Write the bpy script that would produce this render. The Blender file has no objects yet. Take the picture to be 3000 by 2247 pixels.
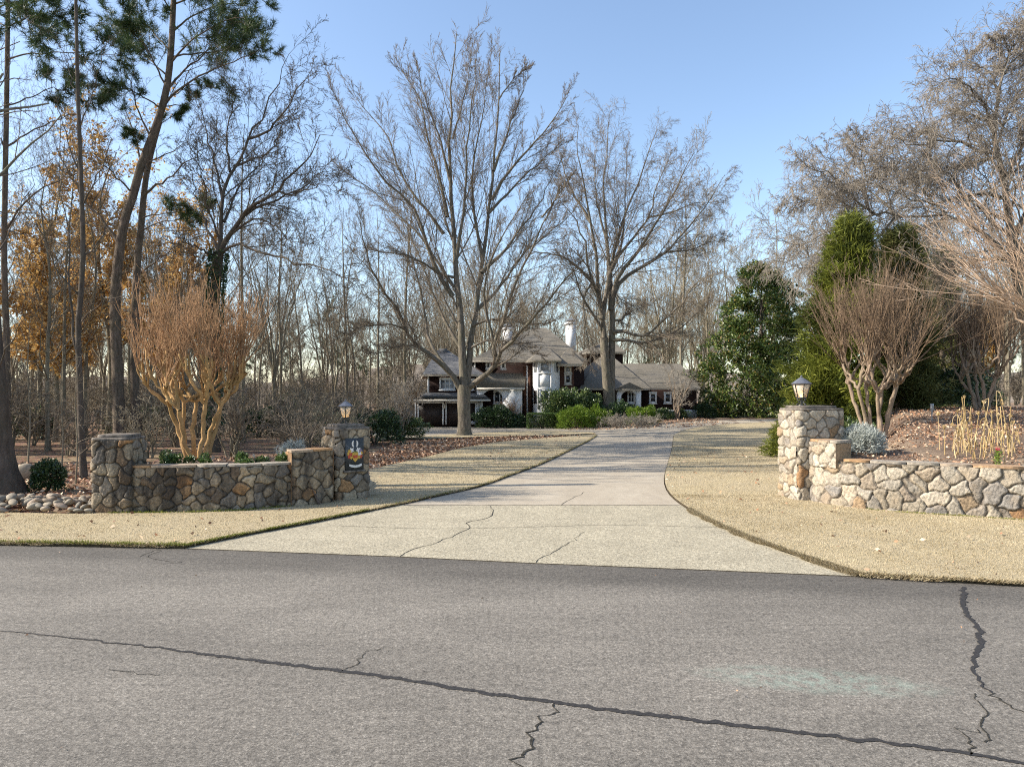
import bpy, bmesh, math, random
import numpy as np
S = bpy.context.scene
COL = S.collection
PI = math.pi
R_ = math.radians
# ------------------------------------------------------------------ camera model of the photograph
F, U0, V0, CH = 1500.0, 1106.0, 850.0, 2.6     # focal length and horizon in 2212 px wide picture units, eye height
def sm(t):
    t = np.clip(t, 0, 1); return t*t*(3-2*t)
def tz(x, y):                                    # base terrain
    return 0.5*sm((np.asarray(x)-2)/12)*sm((np.asarray(y)-40)/16)
RW = np.array([(7.15,16.75),(7.25,16.25),(7.6,15.65),(8.2,15.2),(8.95,14.85),(9.7,14.5),(10.5,14.15),(11.4,13.75),(12.6,13.3),(14,12.9),(16,12.6)])
LW = np.array([(-8.3,15.02),(-7.6,14.98),(-6.8,15.08),(-6.0,15.28),(-5.4,15.55),(-4.95,15.85)])
def rwy(x): return np.interp(x, RW[1:,0], RW[1:,1])
def lwy(x): return np.interp(x, LW[:,0], LW[:,1])
def mound_r(x, y):
    x = np.asarray(x, float); y = np.asarray(y, float)
    xl = 7.7 + np.maximum(y-16.6, 0)*0.50
    e = sm((x-xl)/2.2)
    h = np.clip(1.02+(y-rwy(x))*0.085, 0, 1.95)
    h = h*(1-0.55*sm((y-30)/25))
    return h*np.where(y < 17.5, np.maximum(e, (x > 7.3)*1.0), e)*(y > rwy(x)-.02)
def mound_l(x, y):
    x = np.asarray(x, float); y = np.asarray(y, float)
    d = y-lwy(x)
    return 0.98*(1-sm((d-1.6)/6.5))*(d > 0)*sm((x+9.2)/.9)*sm((-4.35-x)/.5)
def gz(x, y):
    return tz(x, y)+np.maximum(mound_r(x, y), mound_l(x, y))
def G(u, v, fn=tz):                              # ground point seen at picture point (u, v)
    y = 30.0
    for _ in range(60):
        x = (u-U0)*y/F
        y = .5*y+.5*(CH-float(fn(x, y)))*F/(v-V0)
    return np.array([(u-U0)*y/F, y, float(fn((u-U0)*y/F, y))])
def at(u, v, y): return np.array([(u-U0)*y/F, y, CH-(v-V0)*y/F])
# ------------------------------------------------------------------ scene graph helpers
def tag(o, label=None, cat=None, group=None, kind=None):
    if label: o['label'] = label
    if cat: o['category'] = cat
    if group: o['group'] = group
    if kind: o['kind'] = kind
    return o
def empty(name, loc, rz=0, scale=None):
    o = bpy.data.objects.new(name, None); COL.objects.link(o)
    o.location = loc; o.rotation_euler = (0, 0, rz); o.empty_display_size = .2
    if scale is not None: o.scale = scale
    return o
def link(name, me, parent=None, loc=None):
    o = bpy.data.objects.new(name, me); COL.objects.link(o)
    if parent is not None: o.parent = parent
    if loc is not None: o.location = loc
    return o
class MB:
    def __init__(s): s.v = []; s.f = []; s.n = 0; s.t = []; s.m = []
    def add(s, v, f, tint=0.5, mi=0):
        v = np.asarray(v, float).reshape(-1, 3); f = np.asarray(f, int)
        s.v.append(v); s.f.append(f+s.n); s.n += len(v)
        s.t.append(np.broadcast_to(np.asarray(tint, float), (len(v),)))
        s.m.append(np.full(len(f), mi))
        return s
    def box(s, a, b, tint=.5, mi=0):
        x0, y0, z0 = a; x1, y1, z1 = b
        v = [(x0,y0,z0),(x1,y0,z0),(x1,y1,z0),(x0,y1,z0),(x0,y0,z1),(x1,y0,z1),(x1,y1,z1),(x0,y1,z1)]
        return s.add(v, [(0,3,2,1),(4,5,6,7),(0,1,5,4),(1,2,6,5),(2,3,7,6),(3,0,4,7)], tint, mi)
    def prism(s, bottom, top, tint=.5, mi=0):    # two equal rings
        n = len(bottom); v = list(bottom)+list(top)
        s.add(v, [(i, (i+1) % n, n+(i+1) % n, n+i) for i in range(n)], tint, mi)
        for ring, off in ((top, n), (bottom, 0)):
            c = np.mean(np.asarray(ring, float), 0)
            vv = list(ring)+[tuple(c)]
            s.add(vv, [((i, (i+1) % n, n) if off else ((i+1) % n, i, n)) for i in range(n)], tint, mi)
        return s
    def mesh(s, name, mats, smooth=False):
        me = bpy.data.meshes.new(name)
        V = np.concatenate(s.v); me.vertices.add(len(V)); me.vertices.foreach_set('co', V.ravel())
        tot = np.concatenate([np.full(len(f), f.shape[1]) for f in s.f])
        lv = np.concatenate([f.ravel() for f in s.f])
        me.loops.add(len(lv)); me.loops.foreach_set('vertex_index', lv.astype(np.int32))
        me.polygons.add(len(tot))
        st = np.concatenate([[0], np.cumsum(tot)[:-1]])
        me.polygons.foreach_set('loop_start', st.astype(np.int32))
        me.polygons.foreach_set('material_index', np.concatenate(s.m).astype(np.int32))
        if smooth: me.polygons.foreach_set('use_smooth', np.ones(len(tot), bool))
        a = me.attributes.new('tint', 'FLOAT', 'POINT'); a.data.foreach_set('value', np.concatenate(s.t).astype(np.float32))
        me.update(calc_edges=True)
        for m in (mats if isinstance(mats, (list, tuple)) else [mats]): me.materials.append(m)
        return me
    def build(s, name, mats, parent=None, smooth=False, loc=None):
        return link(name, s.mesh(name, mats, smooth), parent, loc)
def nrm(a): return a/np.maximum(np.linalg.norm(a, axis=-1, keepdims=True), 1e-9)
def tubes(mb, P, R, k=5, tint=None):             # N polylines of n points each
    P = np.asarray(P, float); R = np.asarray(R, float)
    N, n, _ = P.shape
    T = np.empty_like(P); T[:,1:-1] = P[:,2:]-P[:,:-2]; T[:,0] = P[:,1]-P[:,0]; T[:,-1] = P[:,-1]-P[:,-2]
    T = nrm(T)
    mean = nrm(P[:,-1]-P[:,0])
    ref = np.where(np.abs(mean[:,2:3]) > .8, np.array([[1.,0,0]]), np.array([[0,0,1.]]))
    A = nrm(np.cross(T, ref[:,None,:])); B = np.cross(T, A)
    th = np.arange(k)*2*PI/k
    ring = P[:,:,None,:]+R[:,:,None,None]*(np.cos(th)[None,None,:,None]*A[:,:,None,:]+np.sin(th)[None,None,:,None]*B[:,:,None,:])
    idx = np.arange(N*n*k).reshape(N, n, k)
    a = idx[:,:-1,:]; b = np.roll(idx, -1, 2)[:,:-1,:]; c = np.roll(idx, -1, 2)[:,1:,:]; d = idx[:,1:,:]
    f = np.stack([a, d, c, b], -1).reshape(-1, 4)
    t = .5 if tint is None else np.repeat(np.asarray(tint, float), n*k)
    mb.add(ring.reshape(-1, 3), f, t)
def catmull(P, n):
    P = np.asarray(P, float)
    if len(P) == 2: return P[0]+(P[1]-P[0])*np.linspace(0, 1, n)[:,None]
    E = np.vstack([2*P[0]-P[1], P, 2*P[-1]-P[-2]])
    out = []
    for i in range(1, len(E)-2):
        t = np.linspace(0, 1, 12, endpoint=False)[:,None]
        p0, p1, p2, p3 = E[i-1], E[i], E[i+1], E[i+2]
        out.append(.5*((2*p1)+(-p0+p2)*t+(2*p0-5*p1+4*p2-p3)*t*t+(-p0+3*p1-3*p2+p3)*t**3))
    out = np.vstack(out+[P[-1:]])
    d = np.concatenate([[0], np.cumsum(np.linalg.norm(np.diff(out, axis=0), axis=1))])
    s = np.linspace(0, d[-1], n)
    return np.stack([np.interp(s, d, out[:,i]) for i in range(out.shape[1])], 1)
def children(rng, P, R, m, t=(.2, 1), ang=(25, 50), ratio=.45, lens=None, n=6, wander=.12, up=.08, rf=.55, endr=.3, rmin=.006, tipfall=.55, droop=0):
    P = np.asarray(P); N, k, _ = P.shape
    L = np.linalg.norm(np.diff(P, axis=1), axis=2).sum(1)
    tt = (np.arange(m)[None]+rng.random((N, m)))/m
    tt = t[0]+(t[1]-t[0])*tt
    fi = np.clip(tt*(k-1), 0, k-1.001); i0 = fi.astype(int); fr = (fi-i0)[...,None]
    ar = np.arange(N)[:,None]
    p0 = P[ar, i0]; p1 = P[ar, i0+1]
    pos = p0+(p1-p0)*fr; tan = nrm(p1-p0)
    r = R[ar, i0]*(1-fr[...,0])+R[ar, i0+1]*fr[...,0]
    if lens is None: ln = L[:,None]*ratio*(1-tipfall*tt)*rng.uniform(.65, 1.3, (N, m))
    else: ln = rng.uniform(lens[0], lens[1], (N, m))
    q = rng.normal(size=(N, m, 3)); q = nrm(q-(q*tan).sum(-1, keepdims=True)*tan)
    a = np.radians(rng.uniform(ang[0], ang[1], (N, m)))[...,None]
    d = nrm(np.cos(a)*tan+np.sin(a)*q)
    pos = pos.reshape(-1, 3); d = d.reshape(-1, 3); ln = ln.ravel(); r = r.ravel()
    out = np.empty((len(pos), n, 3)); out[:,0] = pos
    st = (ln/(n-1))[:,None]
    for j in range(1, n):
        d = d+rng.normal(size=d.shape)*wander
        d[:,2] += up-droop*j/n
        d = nrm(d)
        out[:,j] = out[:,j-1]+d*st
    r0 = np.maximum(np.minimum(r*.9, np.maximum(r*rf*rng.uniform(.7, 1.2, r.shape), rmin)), rmin*.8)
    w = np.linspace(0, 1, n)[None]
    RR = r0[:,None]*(1-w*(1-endr)); RR = np.maximum(RR, rmin*.45)
    return out, RR
def leaves(mb, pos, d, ln, wd, rng, tint=None, fold=0.0):       # rhombus leaves
    N = len(pos); d = nrm(d)
    q = rng.normal(size=(N, 3)); s = nrm(np.cross(d, q))
    ln = np.broadcast_to(ln, (N,))[:,None]; wd = np.broadcast_to(wd, (N,))[:,None]
    nn = np.cross(s, d)
    a = pos; b = pos+d*ln*.5+s*wd*.5+nn*fold*wd; c = pos+d*ln; e = pos+d*ln*.5-s*wd*.5+nn*fold*wd
    V = np.stack([a, b, c, e], 1).reshape(-1, 3)
    t = rng.random(N) if tint is None else np.broadcast_to(tint, (N,))
    mb.add(V, np.arange(4*N).reshape(N, 4), np.repeat(t, 4))
def blades(mb, pos, d, ln, wd, rng, tint=None):                  # thin triangles
    N = len(pos); d = nrm(d); s = nrm(np.cross(d, rng.normal(size=(N, 3))))
    ln = np.broadcast_to(ln, (N,))[:,None]; wd = np.broadcast_to(wd, (N,))[:,None]
    V = np.stack([pos-s*wd*.5, pos+s*wd*.5, pos+d*ln], 1).reshape(-1, 3)
    t = rng.random(N) if tint is None else np.broadcast_to(tint, (N,))
    mb.add(V, np.arange(3*N).reshape(N, 3), np.repeat(t, 3))
# ------------------------------------------------------------------ materials
class NT:
    def __init__(s, name):
        s.m = bpy.data.materials.new(name); s.m.use_nodes = True
        s.t = s.m.node_tree; s.b = s.t.nodes['Principled BSDF']
        s.tc = None
    def n(s, typ, **kw):
        x = s.t.nodes.new(typ)
        for k, v in kw.items():
            if k in x.inputs: x.inputs[k].default_value = v
            else: setattr(x, k, v)
        return x
    def l(s, a, b): s.t.links.new(a, b)
    def co(s, scale=(1, 1, 1)):
        if s.tc is None: s.tc = s.n('ShaderNodeTexCoord')
        mp = s.n('ShaderNodeMapping'); mp.inputs['Scale'].default_value = scale
        s.l(s.tc.outputs['Object'], mp.inputs['Vector']); return mp.outputs[0]
    def noise(s, scale, detail=4, rough=.6, st=(1, 1, 1), out=0):
        x = s.n('ShaderNodeTexNoise'); x.inputs['Scale'].default_value = scale
        x.inputs['Detail'].default_value = detail; x.inputs['Roughness'].default_value = rough
        s.l(s.co(st), x.inputs['Vector']); return x.outputs[out]
    def vor(s, scale, st=(1, 1, 1), feature='F1', out='Distance'):
        x = s.n('ShaderNodeTexVoronoi', feature=feature); x.inputs['Scale'].default_value = scale
        s.l(s.co(st), x.inputs['Vector']); return x.outputs[out]
    def attr(s, name='tint'):
        x = s.n('ShaderNodeAttribute', attribute_name=name); return x.outputs['Fac']
    def ramp(s, fac, stops, interp='LINEAR'):
        x = s.n('ShaderNodeValToRGB'); e = x.color_ramp.elements; x.color_ramp.interpolation = interp
        while len(e) < len(stops): e.new(.5)
        for el, (p, c) in zip(e, stops):
            el.position = p; el.color = (c, c, c, 1) if not hasattr(c, '__len__') else (*c, 1)
        s.l(fac, x.inputs[0]); return x.outputs[0]
    def mix(s, fac, a, b, mode='MIX'):
        x = s.n('ShaderNodeMix', data_type='RGBA', blend_type=mode)
        for i, v in ((0, fac), (6, a), (7, b)):
            if hasattr(v, 'is_output'): s.l(v, x.inputs[i])
            else: x.inputs[i].default_value = v if i == 0 else ((*v, 1) if len(v) == 3 else v)
        return x.outputs[2]
    def math(s, op, a, b=0.0, clamp=False):
        x = s.n('ShaderNodeMath', operation=op, use_clamp=clamp)
        for i, v in ((0, a), (1, b)):
            if hasattr(v, 'is_output'): s.l(v, x.inputs[i])
            else: x.inputs[i].default_value = v
        return x.outputs[0]
    def fin(s, col, rough=.8, bump=None, strength=.3, dist=.02, spec=.3):
        if hasattr(col, 'is_output'): s.l(col, s.b.inputs['Base Color'])
        else: s.b.inputs['Base Color'].default_value = (*col, 1)
        s.b.inputs['Roughness'].default_value = rough
        s.b.inputs['Specular IOR Level'].default_value = spec
        if bump is not None:
            b = s.n('ShaderNodeBump'); b.inputs['Strength'].default_value = strength; b.inputs['Distance'].default_value = dist
            s.l(bump, b.inputs['Height']); s.l(b.outputs[0], s.b.inputs['Normal'])
        return s.m
def sc(c, k): return tuple(min(1, x*k) for x in c)
def m_bark(name, c, dark=.45, light=1.5, st=(1, 1, .25), scale=9):
    t = NT(name); n1 = t.noise(scale, 6, .7, st); n2 = t.noise(1.3, 3, .6)
    col = t.ramp(n1, [(.3, sc(c, dark)), (.5, c), (.7, sc(c, light))])
    col = t.mix(t.ramp(n2, [(.4, 0), (.7, .55)]), col, sc((c[0]*.9, c[1]*1.05, c[2]*.85), .8))
    return t.fin(col, .9, n1, 1.0, .05, .15)
def m_leaf(name, stops, rough=.5, spec=.4, trans=0.0):
    t = NT(name); a = t.attr(); col = t.ramp(a, stops)
    m = t.fin(col, rough, spec=spec)
    if trans:
        tr = t.n('ShaderNodeBsdfTranslucent'); t.l(col, tr.inputs[0])
        mx = t.n('ShaderNodeMixShader'); mx.inputs[0].default_value = trans
        t.l(t.b.outputs[0], mx.inputs[1]); t.l(tr.outputs[0], mx.inputs[2])
        t.l(mx.outputs[0], t.t.nodes['Material Output'].inputs[0])
    return m
def m_plain(name, c, rough=.6, var=.15, scale=6, bump=.1, spec=.4, metal=0):
    t = NT(name); n = t.noise(scale, 5, .65)
    col = t.ramp(n, [(.3, sc(c, 1-var*1.6)), (.7, sc(c, 1+var))])
    t.b.inputs['Metallic'].default_value = metal
    return t.fin(col, rough, n, bump, .01, spec)
M = {}
def mats():
    M['bark_grey'] = m_bark('bark_grey', (.165, .14, .11), .35, 1.7, (1, 1, .18), 11)
    M['bark_dark'] = m_bark('bark_dark', (.10, .08, .065))
    M['bark_pine'] = m_bark('bark_pine', (.15, .115, .09), .4, 1.7)
    M['bark_wood'] = m_bark('bark_wood', (.22, .185, .135))
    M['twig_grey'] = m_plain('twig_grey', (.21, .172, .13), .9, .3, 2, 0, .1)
    M['twig_dark'] = m_plain('twig_dark', (.115, .095, .07), .9, .3, 2, 0, .1)
    M['twig_pale'] = m_plain('twig_pale', (.34, .295, .24), .9, .25, 2, 0, .1)
    M['twig_elm'] = m_plain('twig_elm', (.255, .22, .178), .9, .25, 2, 0, .1)
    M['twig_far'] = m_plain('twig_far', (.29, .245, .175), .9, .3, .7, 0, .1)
    M['crape_bark'] = m_bark('crape_bark', (.41, .25, .115), .5, 1.5, (1, 1, .3), 6)
    M['crape_bark_grey'] = m_bark('crape_bark_grey', (.27, .20, .145), .55, 1.45, (1, 1, .3), 6)
    M['whip_red'] = m_plain('whip_red', (.36, .215, .115), .8, .35, 2, 0, .15)
    M['whip_brown'] = m_plain('whip_brown', (.215, .15, .098), .8, .35, 2, 0, .15)
    M['whip_pale'] = m_plain('whip_pale', (.45, .33, .235), .8, .3, 2, 0, .15)
    M['needle'] = m_leaf('needle', [(0, (.022, .045, .018)), (.6, (.055, .095, .03)), (1, (.14, .17, .05))], .5, .35, .2)
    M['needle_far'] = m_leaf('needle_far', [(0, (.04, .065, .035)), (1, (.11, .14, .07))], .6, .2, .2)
    M['magnolia_leaf'] = m_leaf('magnolia_leaf', [(0, (.02, .045, .010)), (.55, (.075, .12, .022)), (.88, (.18, .215, .05)), (1, (.30, .18, .06))], .36, .45, .12)
    M['conifer_leaf'] = m_leaf('conifer_leaf', [(0, (.03, .04, .012)), (.4, (.095, .115, .022)), (.75, (.20, .22, .034)), (1, (.34, .34, .06))], .6, .2, .3)
    M['conifer_dark'] = m_leaf('conifer_dark', [(0, (.05, .06, .018)), (.6, (.11, .12, .035)), (1, (.19, .15, .06))], .6, .2, .3)
    M['lime_leaf'] = m_leaf('lime_leaf', [(0, (.06, .11, .012)), (.6, (.15, .24, .025)), (1, (.27, .34, .05))], .5, .3, .3)
    M['dark_leaf'] = m_leaf('dark_leaf', [(0, (.012, .03, .012)), (.7, (.04, .075, .025)), (1, (.10, .15, .05))], .35, .5, .1)
    M['viburnum_leaf'] = m_leaf('viburnum_leaf', [(0, (.025, .05, .018)), (.6, (.075, .12, .035)), (1, (.19, .22, .08))], .35, .5, .15)
    M['hedge_leaf'] = m_leaf('hedge_leaf', [(0, (.03, .06, .015)), (.7, (.08, .14, .03)), (1, (.17, .22, .06))], .45, .4, .15)
    M['grey_leaf'] = m_leaf('grey_leaf', [(0, (.26, .28, .25)), (1, (.62, .64, .58))], .8, .2, .2)
    M['beech_leaf'] = m_leaf('beech_leaf', [(0, (.34, .18, .05)), (.6, (.56, .34, .11)), (1, (.72, .54, .25))], .7, .2, .4)
    M['fallen'] = m_leaf('fallen', [(0, (.13, .065, .035)), (.35, (.29, .15, .085)), (.7, (.44, .27, .165)), (1, (.66, .52, .37))], .75, .25)
    M['straw'] = m_leaf('straw', [(0, (.28, .19, .085)), (.6, (.50, .365, .17)), (1, (.62, .49, .29))], .8, .2, .2)
    M['grass_tan'] = m_leaf('grass_tan', [(0, (.25, .19, .10)), (.3, (.36, .29, .175)), (.6, (.455, .38, .245)), (.9, (.56, .48, .34)), (1, (.34, .33, .14))], .8, .15, .25)
    M['grass_green'] = m_leaf('grass_green', [(0, (.07, .10, .012)), (.6, (.19, .22, .025)), (1, (.36, .33, .10))], .7, .2, .3)
    M['flower'] = m_plain('flower', (.55, .03, .09), .6)
    # ground cover
    t = NT('litter'); n1 = t.noise(14, 6, .75); n2 = t.noise(.35, 4, .6); n3 = t.vor(9, (1, 1.6, 1), out='Color')
    col = t.ramp(n1, [(.28, (.07, .04, .025)), (.45, (.20, .12, .075)), (.6, (.33, .22, .145)), (.75, (.5, .39, .28))])
    col = t.mix(.35, col, t.mix(1.0, (.30, .19, .125), n3, 'MULTIPLY'))
    col = t.mix(t.ramp(n2, [(.45, 0), (.65, .5)]), col, (.36, .28, .17))
    M['litter'] = t.fin(col, .95, n1, .9, .05, .1)
    t = NT('mulch'); n1 = t.noise(22, 6, .75); n2 = t.noise(.6, 3, .6)
    col = t.ramp(n1, [(.3, (.06, .043, .033)), (.5, (.17, .12, .088)), (.64, (.28, .205, .15)), (.78, (.46, .36, .27))])
    col = t.mix(t.ramp(n2, [(.5, 0), (.68, .6)]), col, (.36, .28, .19))
    M['mulch'] = t.fin(col, .95, n1, .9, .05, .1)
    t = NT('lawn'); n1 = t.noise(45, 5, .7, (1, 1, 1)); n2 = t.noise(.7, 5, .6); n3 = t.noise(5, 4, .65)
    col = t.ramp(n1, [(.3, (.31, .245, .145)), (.5, (.40, .33, .21)), (.7, (.49, .415, .285))])
    col = t.mix(t.ramp(n2, [(.4, 0), (.7, .45)]), col, (.42, .34, .19))
    col = t.mix(t.ramp(n3, [(.5, 0), (.75, .4)]), col, (.50, .38, .235))
    M['lawn'] = t.fin(col, .95, n1, .8, .03, .1)
    t = NT('field'); n2 = t.noise(.2, 4, .6)
    M['field'] = t.fin(t.ramp(n2, [(.35, (.20, .25, .07)), (.65, (.42, .36, .2))]), .95)
    # asphalt
    t = NT('asphalt'); n1 = t.noise(48, 8, .85); n2 = t.noise(.45, 5, .6, (.35, 1, 1)); n3 = t.noise(2.2, 5, .65, (.5, 1, 1)); n4 = t.vor(60); n5 = t.noise(13, 5, .8)
    g = t.ramp(n1, [(.34, (.034, .027, .020)), (.46, (.150, .133, .110)), (.55, (.222, .198, .166)), (.66, (.54, .49, .41))])
    g = t.mix(t.ramp(n4, [(.06, .75), (.2, 0)]), g, (.40, .37, .32))
    g = t.mix(1.0, g, t.ramp(n5, [(.34, .60), (.5, 1.0), (.68, 1.34)]), 'MULTIPLY'); n6 = t.noise(27, 6, .85)
    g = t.mix(1.0, g, t.ramp(n6, [(.35, .58), (.5, 1.0), (.66, 1.42)]), 'MULTIPLY')
    g = t.mix(1.0, g, t.ramp(n2, [(.3, .72), (.7, 1.2)]), 'MULTIPLY')
    g = t.mix(1.0, g, t.ramp(n3, [(.3, .88), (.7, 1.1)]), 'MULTIPLY')
    sx = t.n('ShaderNodeSeparateXYZ'); t.l(t.co(), sx.inputs[0])
    # worn, darker resurfaced strip along the far edge
    d = t.math('ADD', t.math('MULTIPLY', sx.outputs[0], .165), t.math('MULTIPLY', sx.outputs[1], .986))
    d = t.math('ADD', d, t.math('MULTIPLY', t.math('SUBTRACT', n3, .5), .9))
    dm = t.ramp(t.math('MULTIPLY', t.math('SUBTRACT', d, 9.2), .8), [(0, 1.0), (.45, .60), (1, .55)])
    g = t.mix(1.0, g, dm, 'MULTIPLY')
    # pale mineral stain
    ex = t.math('POWER', t.math('MULTIPLY', t.math('SUBTRACT', sx.outputs[0], 2.75), .85), 2)
    ey = t.math('POWER', t.math('MULTIPLY', t.math('ADD', t.math('SUBTRACT', sx.outputs[1], 6.3), t.math('MULTIPLY', t.math('SUBTRACT', sx.outputs[0], 2.75), .18)), 2.9), 2)
    e = t.math('SUBTRACT', 1, t.math('ADD', ex, ey), True)
    e = t.math('MULTIPLY', e, t.ramp(t.noise(7, 5, .75), [(.42, 0), (.62, 1)]))
    g = t.mix(t.math('MULTIPLY', e, .6), g, (.25, .33, .27))
    M['asphalt'] = t.fin(g, .85, n1, .7, .012, .35)
    M['tar'] = m_plain('tar', (.035, .032, .030), .7, .3, 40, .4, .3)
    M['crackline'] = m_plain('crackline', (.045, .042, .035), .95, .4, 30, .3, .1)
    t = NT('concrete'); n1 = t.noise(60, 4, .7); n2 = t.noise(.8, 5, .65); n3 = t.noise(6, 5, .7)
    c = t.ramp(n1, [(.3, (.34, .295, .225)), (.7, (.52, .455, .355))])
    c = t.mix(t.ramp(n2, [(.42, 0), (.7, .55)]), c, (.56, .505, .405))
    c = t.mix(t.ramp(n3, [(.5, 0), (.8, .5)]), c, (.28, .24, .19)); n4 = t.noise(1.6, 6, .7, (1, .5, 1)); c = t.mix(t.ramp(n4, [(.48, 0), (.66, .4)]), c, (.33, .285, .22))
    c = t.mix(1.0, c, (.84, .82, .80), 'MULTIPLY')
    M['concrete'] = t.fin(c, .85, n1, .3, .01, .25)
    t = NT('aggregate'); n1 = t.noise(36, 7, .85); n2 = t.noise(.9, 5, .65); n3 = t.noise(9, 6, .75)
    c = t.ramp(n1, [(.36, (.07, .06, .045)), (.45, (.37, .33, .245)), (.57, (.59, .535, .41)), (.68, (.86, .80, .67))])
    n4 = t.noise(13, 8, .9, (1, 1.6, 1)); n5 = t.noise(26, 6, .85)
    c = t.mix(1.0, c, t.ramp(n4, [(.33, .45), (.46, .95), (.6, 1.12)]), 'MULTIPLY'); c = t.mix(1.0, c, t.ramp(n5, [(.36, .45), (.47, 1.0), (.62, 1.15)]), 'MULTIPLY')
    c = t.mix(t.ramp(n3, [(.5, 0), (.72, .5)]), c, (.30, .27, .20))
    c = t.mix(1.0, c, t.ramp(n2, [(.3, .82), (.7, 1.06)]), 'MULTIPLY')
    n7 = t.noise(2.3, 6, .75); c = t.mix(t.ramp(n7, [(.48, 0), (.68, .45)]), c, (.33, .295, .22)); c = t.mix(1.0, c, (.90, .88, .84), 'MULTIPLY')
    M['aggregate'] = t.fin(c, .9, n1, .9, .015, .2)
    # stone: tint attribute = stone id shade, mort attribute = joint mask, stain = weathering
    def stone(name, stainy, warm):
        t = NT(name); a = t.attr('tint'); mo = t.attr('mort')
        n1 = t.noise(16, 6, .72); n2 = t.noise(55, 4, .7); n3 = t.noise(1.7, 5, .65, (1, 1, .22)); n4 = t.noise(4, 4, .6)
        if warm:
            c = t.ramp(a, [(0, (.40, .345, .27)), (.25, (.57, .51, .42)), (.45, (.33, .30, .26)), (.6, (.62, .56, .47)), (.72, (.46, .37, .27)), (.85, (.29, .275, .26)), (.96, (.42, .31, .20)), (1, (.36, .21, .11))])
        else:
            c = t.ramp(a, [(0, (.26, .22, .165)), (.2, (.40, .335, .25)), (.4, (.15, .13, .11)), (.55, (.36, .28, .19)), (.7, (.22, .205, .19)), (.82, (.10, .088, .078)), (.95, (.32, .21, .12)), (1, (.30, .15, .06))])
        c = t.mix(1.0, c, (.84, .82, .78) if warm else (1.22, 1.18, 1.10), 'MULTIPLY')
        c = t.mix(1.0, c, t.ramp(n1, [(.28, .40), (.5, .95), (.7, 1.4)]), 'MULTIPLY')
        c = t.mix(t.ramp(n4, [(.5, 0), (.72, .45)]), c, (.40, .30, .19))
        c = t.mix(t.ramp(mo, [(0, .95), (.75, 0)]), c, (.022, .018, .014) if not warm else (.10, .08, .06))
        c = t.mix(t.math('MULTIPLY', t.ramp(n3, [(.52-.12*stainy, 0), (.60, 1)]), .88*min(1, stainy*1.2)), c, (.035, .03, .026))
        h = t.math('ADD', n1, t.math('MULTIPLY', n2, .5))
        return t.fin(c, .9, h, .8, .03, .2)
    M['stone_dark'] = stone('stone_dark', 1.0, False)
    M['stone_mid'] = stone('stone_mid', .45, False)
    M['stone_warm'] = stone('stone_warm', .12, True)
    t = NT('coping'); a = t.attr(); n1 = t.noise(14, 5, .7)
    c = t.ramp(a, [(0, (.30, .26, .21)), (.4, (.36, .315, .255)), (.65, (.40, .22, .09)), (.8, (.33, .30, .25)), (1, (.46, .25, .10))])
    c = t.mix(1.0, c, t.ramp(n1, [(.3, .5), (.7, 1.25)]), 'MULTIPLY')
    M['coping'] = t.fin(c, .85, n1, .6, .02, .25)
    M['slab'] = m_plain('slab', (.17, .145, .12), .85, .45, 9, .6, .2)
    t = NT('river_rock'); oi = t.n('ShaderNodeObjectInfo'); n1 = t.noise(9, 5, .7)
    c = t.ramp(oi.outputs['Random'], [(0, (.20, .18, .145)), (.4, (.31, .265, .20)), (.75, (.25, .19, .135)), (.9, (.36, .31, .245)), (1, (.30, .16, .09))])
    c = t.mix(1.0, c, t.ramp(n1, [(.3, .6), (.7, 1.2)]), 'MULTIPLY')
    M['river_rock'] = t.fin(c, .85, n1, .5, .02, .25)
    # house
    t = NT('shingle'); br = t.n('ShaderNodeTexBrick'); t.l(t.co(), br.inputs['Vector'])
    n1 = t.noise(9, 5, .7); n2 = t.noise(.6, 4, .6); w = t.n('ShaderNodeTexWave', wave_type='BANDS', bands_direction='Z'); w.inputs['Scale'].default_value = 3.2; w.inputs['Distortion'].default_value = .6; t.l(t.co(), w.inputs['Vector'])
    t.t.nodes.remove(br)
    c = t.ramp(n1, [(.3, (.10, .088, .068)), (.5, (.165, .145, .112)), (.7, (.23, .205, .162))])
    c = t.mix(1.0, c, t.ramp(w.outputs[0], [(0, .72), (.25, 1.0), (1, 1.06)]), 'MULTIPLY')
    c = t.mix(t.ramp(n2, [(.45, 0), (.7, .35)]), c, (.20, .185, .165))
    M['shingle'] = t.fin(c, .9, n1, .4, .02, .2)
    t = NT('shingle_shaded'); n1 = t.noise(9, 5, .7); w = t.n('ShaderNodeTexWave', wave_type='BANDS', bands_direction='Z'); w.inputs['Scale'].default_value = 3.2; t.l(t.co(), w.inputs['Vector'])  # roof shingle again, with the shade on the garage roof put into its colour
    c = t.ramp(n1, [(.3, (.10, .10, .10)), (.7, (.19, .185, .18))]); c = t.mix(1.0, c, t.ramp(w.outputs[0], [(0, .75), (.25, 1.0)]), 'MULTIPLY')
    M['shingle_shaded'] = t.fin(c, .9, n1, .4, .02, .2)
    t = NT('siding'); w = t.n('ShaderNodeTexWave', wave_type='BANDS', bands_direction='Z', wave_profile='SAW'); w.inputs['Scale'].default_value = 1.6; t.l(t.co(), w.inputs['Vector'])
    n1 = t.noise(5, 4, .6, (.3, .3, 1.5))
    c = t.ramp(n1, [(.3, (.014, .0055, .0045)), (.7, (.030, .011, .008))])
    c = t.mix(1.0, c, t.ramp(w.outputs[0], [(0, .5), (.15, 1.0)]), 'MULTIPLY')
    M['siding'] = t.fin(c, .75, w.outputs[0], .5, .03, .25)
    t = NT('brick'); br = t.n('ShaderNodeTexNoise'); n1 = t.noise(7, 5, .7)
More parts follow.
